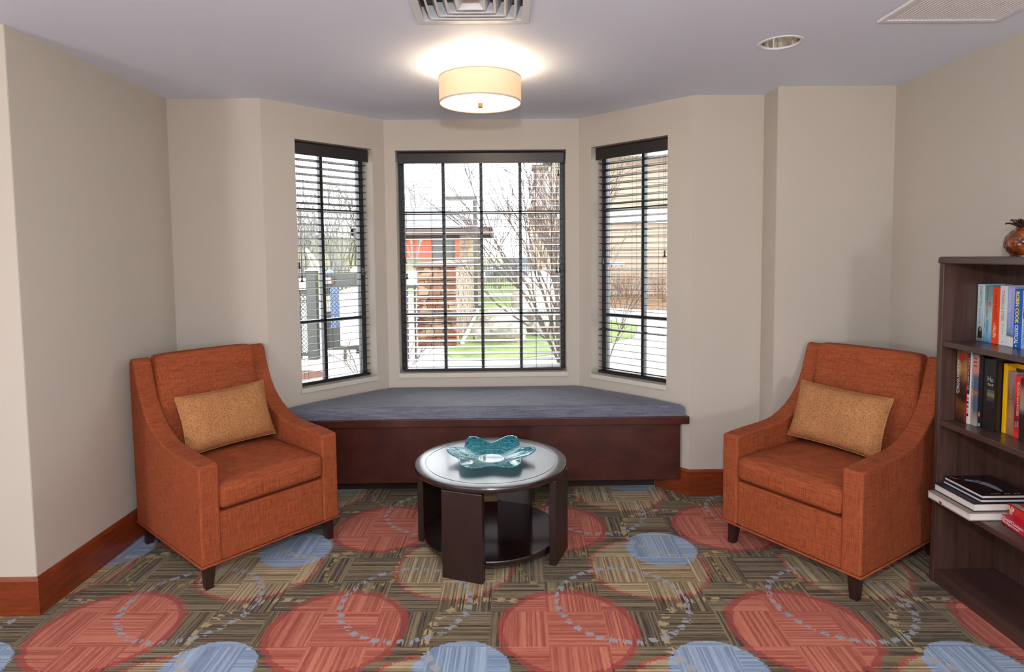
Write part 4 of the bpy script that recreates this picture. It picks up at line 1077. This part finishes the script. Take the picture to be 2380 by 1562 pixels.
shrub('bare_shrub', 'large bare branching shrub at the right of the middle window', (.86, 9.2, GZ), 11, 1.22, .021, 5, M['bark'], 11, .6, .25, (-.30, 0, .75), .5)
shrub('bare_shrub', 'low bare twiggy shrub at the lower left of the middle window', (-1.42, 8.55, GZ), 5, .26, .007, 3, M['bark'], 4, .6, .2)
shrub('bare_shrub', 'small bare twiggy shrub at the foot of the left window', (-2.02, 8.4, GZ), 6, .27, .007, 3, M['bark'], 8, .6, .2)
shrub('bare_shrub', 'slender bare shrub at the left edge of the right window', (1.44, 8.9, GZ), 5, .55, .009, 4, M['bark'], 21, .5, .2, (.12, 0, .4), .35)
for k, (x, y, lb) in enumerate(((4.3, 21.6, 'brown bare hedge bush nearest the pale sign'), (5.35, 20.2, 'middle brown bare hedge bush by the beige wall'), (6.5, 21.4, 'rightmost brown bare hedge bush by the beige wall'))):
    shrub('hedge_bush', lb, (x, y, GZ), 12, .38, .012, 4, M['twig'], 30 + k, .6, .3, (0, 0, .2), .8, 'bush', 'bare hedge bushes by the beige building')
for k, (x, y, ln, lb) in enumerate(((-9.1, 27.5, 1.5, 'tall grey bare tree at the left side of the left window'), (-6.9, 24, 1.35, 'grey bare tree behind the pool gate'), (-7.2, 29.5, 1.6, 'bare tree near the right side of the left window'),
        (-10.3, 37.5, 2.2, 'distant bare tree on the hillside'), (-5.4, 36.5, 1.9, 'bare tree rising behind the pavilion roof'), (-.9, 33.5, 1.6, 'bare twiggy tree behind the lamp post'))):
    shrub('bare_tree', lb, (x, y, GZ + .1 + (.8 if y > 34 else 0)), 4, ln, .06, 5, M['bark2'] if k != 2 else M['bark'], 50 + k, .55, .22, (0, 0, .9), .5, 'tree', 'bare trees beyond the fences')
shrub('evergreen_bush', 'olive twiggy bush in front of the iron fence', (-.35, 27.6, GZ), 12, .5, .012, 4, plain('olive_twigs', (96, 100, 72), .9), 77, .6, .2, (0, 0, .3), .8, 'bush')
# car beyond the fence
car = thing('parked_car', 'silver-blue car parked beyond the iron fence', 'car', (.8, 36, GZ))
cp = plain('car_paint', (136, 148, 160), .25, .2, .5, .02); cg = plain('car_glass', (52, 62, 70), .08)
body = [(-1.35, .28), (-1.40, .62), (-1.25, .78), (-.55, .88), (2.4, .92), (2.85, .82), (2.95, .55), (2.9, .28)]
MB().prism([(x, z) for x, z in body], 0, 1.72).xf(lambda p: Vector((p.x, 35.2 + p.z, p.y - .12))).build('body', cp, car, bevel=.05, seg=3)
MB().hexa([(-.5, 35.28, .74), (2.35, 35.28, .74), (2.35, 36.84, .74), (-.5, 36.84, .74)], [(.25, 35.45, 1.30), (1.75, 35.45, 1.30), (1.75, 36.67, 1.30), (.25, 36.67, 1.30)]).build('cabin', cg, car, bevel=.05, seg=3)
MB().box(.22, 1.78, 35.43, 36.69, 1.285, 1.33).build('roof', cp, car, bevel=.02)
for x in (-.55, 2.05):
    for y in (35.22, 36.72):
        w_ = MB().lathe([(0, -.1), (.30, -.1), (.32, -.07), (.32, .07), (.30, .1), (0, .1)], (0, 0, 0), 24).xf(lambda p: Vector((x + p.x, y + p.z, GZ + .32 + p.y))).build('wheel', M['iron'], car, smooth=True)
for y in (35.4, 36.5): MB().box(-1.40, -1.36, y, y + .28, .38, .50).build('headlight', M['trimw'], car)

# beige building and its chimney
bb = thing('beige_building', 'beige sided building filling the right window view', 'building', (8, 26, GZ))
MB().box(2.0, 16, 24.06, 29, GZ, 5.2).build('wall', M['siding'], bb)
z = GZ + .02; s0 = None
while z < 5.05:
    if 2.45 < z < 3.2: z = 3.22; continue
    if s0 is None:
        s0 = MB().hexa([(2.0, 24.02, 0), (16, 24.02, 0), (16, 24.06, 0), (2.0, 24.06, 0)], [(2.0, 24.05, .2), (16, 24.05, .2), (16, 24.06, .2), (2.0, 24.06, .2)]).build('siding_board', M['siding'], bb, world=False); o = s0
    else: o = share(s0, 'siding_board', bb)
    o.location = (-8, -26, z - GZ); z += .205
MB().box(2.0, 16, 23.96, 24.06, 2.66, 3.20).build('white_band', M['trimw'], bb)
MB().box(1.8, 16, 23.5, 24.2, 5.2, 5.62).build('eave', M['trimw'], bb)
MB().prism_x([(23.5, 5.62), (29.4, 5.62), (26.5, 7.6)], 1.8, 16).build('roof', M['shingle'], bb)
for x in (2.3, 2.75): f_ = MB().box(x, x + .28, 23.98, 24.07, 3.35, 4.9).build('window', M['trimw'], bb); MB().box(x + .03, x + .25, 23.97, 23.985, 3.4, 4.85).build('pane', plain('far_pane', (110, 126, 136), .1), bb)
ws = thing('white_wall_sign', 'narrow white sign on the pale picket fence', 'sign', (4.1, 23.1, 1.06))
MB().box(3.95, 4.55, 23.14, 23.17, 1.06, 1.16).build('board', M['trimw'], ws)
for x in (4.05, 4.45): MB().box(x - .012, x + .012, 23.165, 23.19, .98, 1.15).build('bracket', M['iron'], ws)
ch = thing('stone_chimney', 'tall tan stone chimney left of the beige building', 'chimney', (1.4, 23.6, GZ))
MB().box(1.15, 1.60, 23.42, 23.9, GZ, 4.75).build('core', M['mortar'], ch)
rgc = random.Random(12); z = GZ
while z < 3.25:
    h = rgc.uniform(.12, .2); w1 = rgc.uniform(.22, .5)
    for x0, x1 in ((.93, .93 + w1 - .012), (.93 + w1, 1.68)): rock(MB(), x0, x1, 23.36 + rgc.uniform(-.02, .02), 23.95, z + .006, z + h - .006).build('stone', M['stone_tan'], ch)
    z += h
MB().box(1.12, 1.63, 23.38, 23.93, 3.3, 4.7).build('stack', plain('taupe_stack', (132, 118, 110), .8), ch)
MB().box(1.06, 1.69, 23.3, 24.0, 4.7, 4.86).build('cap', M['mortar'], ch)

# pool gate seen through the left window
gpst = thing('gate_post', 'dark square gate post with white cap', 'post', (-3.08, 9.78, GZ))
MB().box(-3.155, -3.005, 9.70, 9.85, GZ, 1.27).build('post', M['bronze'], gpst, bevel=.004)
MB().hexa([(-3.175, 9.68, 1.27), (-2.985, 9.68, 1.27), (-2.985, 9.87, 1.27), (-3.175, 9.87, 1.27)], [(-3.11, 9.745, 1.32), (-3.05, 9.745, 1.32), (-3.05, 9.805, 1.32), (-3.11, 9.805, 1.32)]).build('cap', M['trimw'], gpst)
def mesh_panel(m, x0, x1, y, z0, z1, s=.065, r=.0055):
    n = int((x1 - x0 + z1 - z0) / s) + 1
    for k in range(n):
        a = k * s
        for sg_ in (1, -1):
            # diagonal x - x0 = a - t, z - z0 = t   (mirrored for sg_ = -1)
            t0 = max(0, a - (x1 - x0)); t1 = min(z1 - z0, a)
            if t1 <= t0: continue
            xa, xb = x0 + a - t0, x0 + a - t1
            if sg_ < 0: xa, xb = x1 + x0 - xa, x1 + x0 - xb
            m.tube([(xa, y, z0 + t0), (xb, y, z0 + t1)], r, 3, cap=False)
    return m
gt = thing('pool_gate', 'dark metal pool gate with diamond mesh', 'gate', (-2.5, 9.95, GZ))
MB().box(-2.97, -2.86, 9.92, 9.98, GZ + .12, 1.22).build('stile', M['bronze'], gt); MB().box(-2.12, -2.0, 9.92, 9.98, GZ + .12, 1.22).build('stile', M['bronze'], gt)
MB().box(-2.86, -2.12, 9.92, 9.98, .99, 1.22).build('top_rail', M['bronze'], gt); MB().box(-2.86, -2.12, 9.92, 9.98, GZ + .12, .34).build('bottom_rail', M['bronze'], gt)
o = mesh_panel(MB(), -2.86, -2.12, 9.95, .34, .99).build('wire_mesh', M['iron'], gt); o['kind'] = 'stuff'
MB().box(-2.93, -2.84, 9.895, 9.92, .60, .86).build('lock_box', plain('lock_grey', (150, 146, 138), .5), gt)
pf = thing('pool_fence', 'pool fence panel with diamond mesh left of gate post', 'fence', (-3.9, 9.8, GZ))
for z0_, z1_ in ((1.16, 1.24), (.90, .97), (GZ + .05, GZ + .1)): MB().box(-4.7, -3.16, 9.77, 9.81, z0_, z1_).build('rail', M['bronze'], pf)
for x in (-3.30, -4.7): MB().box(x - .02, x + .02, 9.77, 9.81, GZ, 1.2).build('post', M['bronze'], pf)
o = mesh_panel(MB(), -4.68, -3.17, 9.79, GZ + .1, .90).build('wire_mesh', M['iron'], pf); o['kind'] = 'stuff'
def board(name, label, x0, x1, y, z0, z1, mat, arch=0.):
    s_ = thing(name, label, 'sign', ((x0 + x1) / 2, y, z0))
    pts = [(x0, z0), (x1, z0)] + [(x1 + (x0 - x1) * k / 10, z1 - arch * (2 * k / 10 - 1) ** 2) for k in range(11)]
    n = len(pts); m = MB().q([(x, y, z) for x, z in pts] + [(x, y + .012, z) for x, z in pts], [tuple(range(n)), tuple(range(2 * n - 1, n - 1, -1))] + [(i, (i + 1) % n, (i + 1) % n + n, i + n) for i in range(n)])
    m.build('board', mat, s_); return s_
EX, EY = (1, 0, 0), (0, 0, 1)
ps_ = board('pool_rules_sign', 'tall white arched pool sign beside the gate', -2.58, -1.98, 9.50, .10, 1.02, M['trimw'], .07)
lettering('POOL AREA', pm((90, 92, 96)), ps_, (-2.50, 9.50, .87), EX, EY, .44, .055)
rg = random.Random(2)
for k in range(13):
    z = .80 - k * .05
    lettering('~' * 3 if False else '-' * 22, pm((150, 152, 156)), ps_, (-2.52 + (.02 if k % 3 else 0), 9.50, z), EX, EY, .40 * rg.uniform(.7, 1.15), .010, name='fine_print')
for x in (-2.52, -2.04): MB().box(x - .02, x + .02, 9.512, 9.54, GZ, .9).build('stake', M['bronze'], ps_)
sw = board('swim_sign', 'small dark sign with white lettering on the gate', -2.93, -2.765, 9.90, 1.045, 1.17, pm((70, 44, 40)))
lettering('SWIM', wht, sw, (-2.915, 9.90, 1.108), EX, EY, .10, .045, bold=.02); lettering('ALONE', wht, sw, (-2.92, 9.90, 1.055), EX, EY, .11, .042, bold=.02)
rd = board('guard_sign', 'white sign on the pool fence ending in RD', -3.75, -3.165, 9.74, .97, 1.15, M['trimw'])
lettering('RD', pm((90, 92, 96)), rd, (-3.275, 9.74, .99), EX, EY, .075, .05)
tp = thing('blue_tarp', 'blue tarp heap behind the pool gate', 'tarp', (-4.0, 14, GZ))
MB().grid(lambda i, j: (-4.19 + .36 * i, 13.8 + .5 * j, GZ + 1.43 * max(0, math.sin(math.pi * min(1, max(0, i)))) ** .35 * max(.0, math.sin(math.pi * j)) ** .3 * (.97 + .03 * math.sin(i * 9))), 24, 14).build('cover', plain('blue_vinyl', (84, 108, 150), .5), tp, smooth=True, angle=0)
MB().box(-4.21, -3.81, 13.78, 14.32, GZ, GZ + .03).build('base', M['bronze'], tp)
dm = thing('white_dome', 'white domed cover behind the pool gate', 'cover', (-3.42, 15.2, GZ))
MB().lathe([(.42, 0), (.42, 1.22), (.40, 1.32), (.32, 1.39), (.18, 1.43), (0, 1.44)], (-3.42, 15.2, GZ), 32).build('dome', M['trimw'], dm, smooth=True)
MB().lathe([(.43, 0), (.44, .05), (.43, .08)], (-3.42, 15.2, GZ), 32).build('base_band', M['bronze'], dm)
pl = thing('pool_lift', 'white slanting pool lift pole behind the gate', 'pool lift', (-4.6, 15, GZ))
MB().tube([(-4.45, 15, GZ), (-4.45, 15, .9), (-4.60, 15, 1.35), (-4.85, 15, 1.68)], .035, 8).build('arm', M['trimw'], pl, smooth=True)
MB().tube([(-4.85, 15, 1.68), (-4.60, 15, .9)], .02, 8).build('strut', M['trimw'], pl)
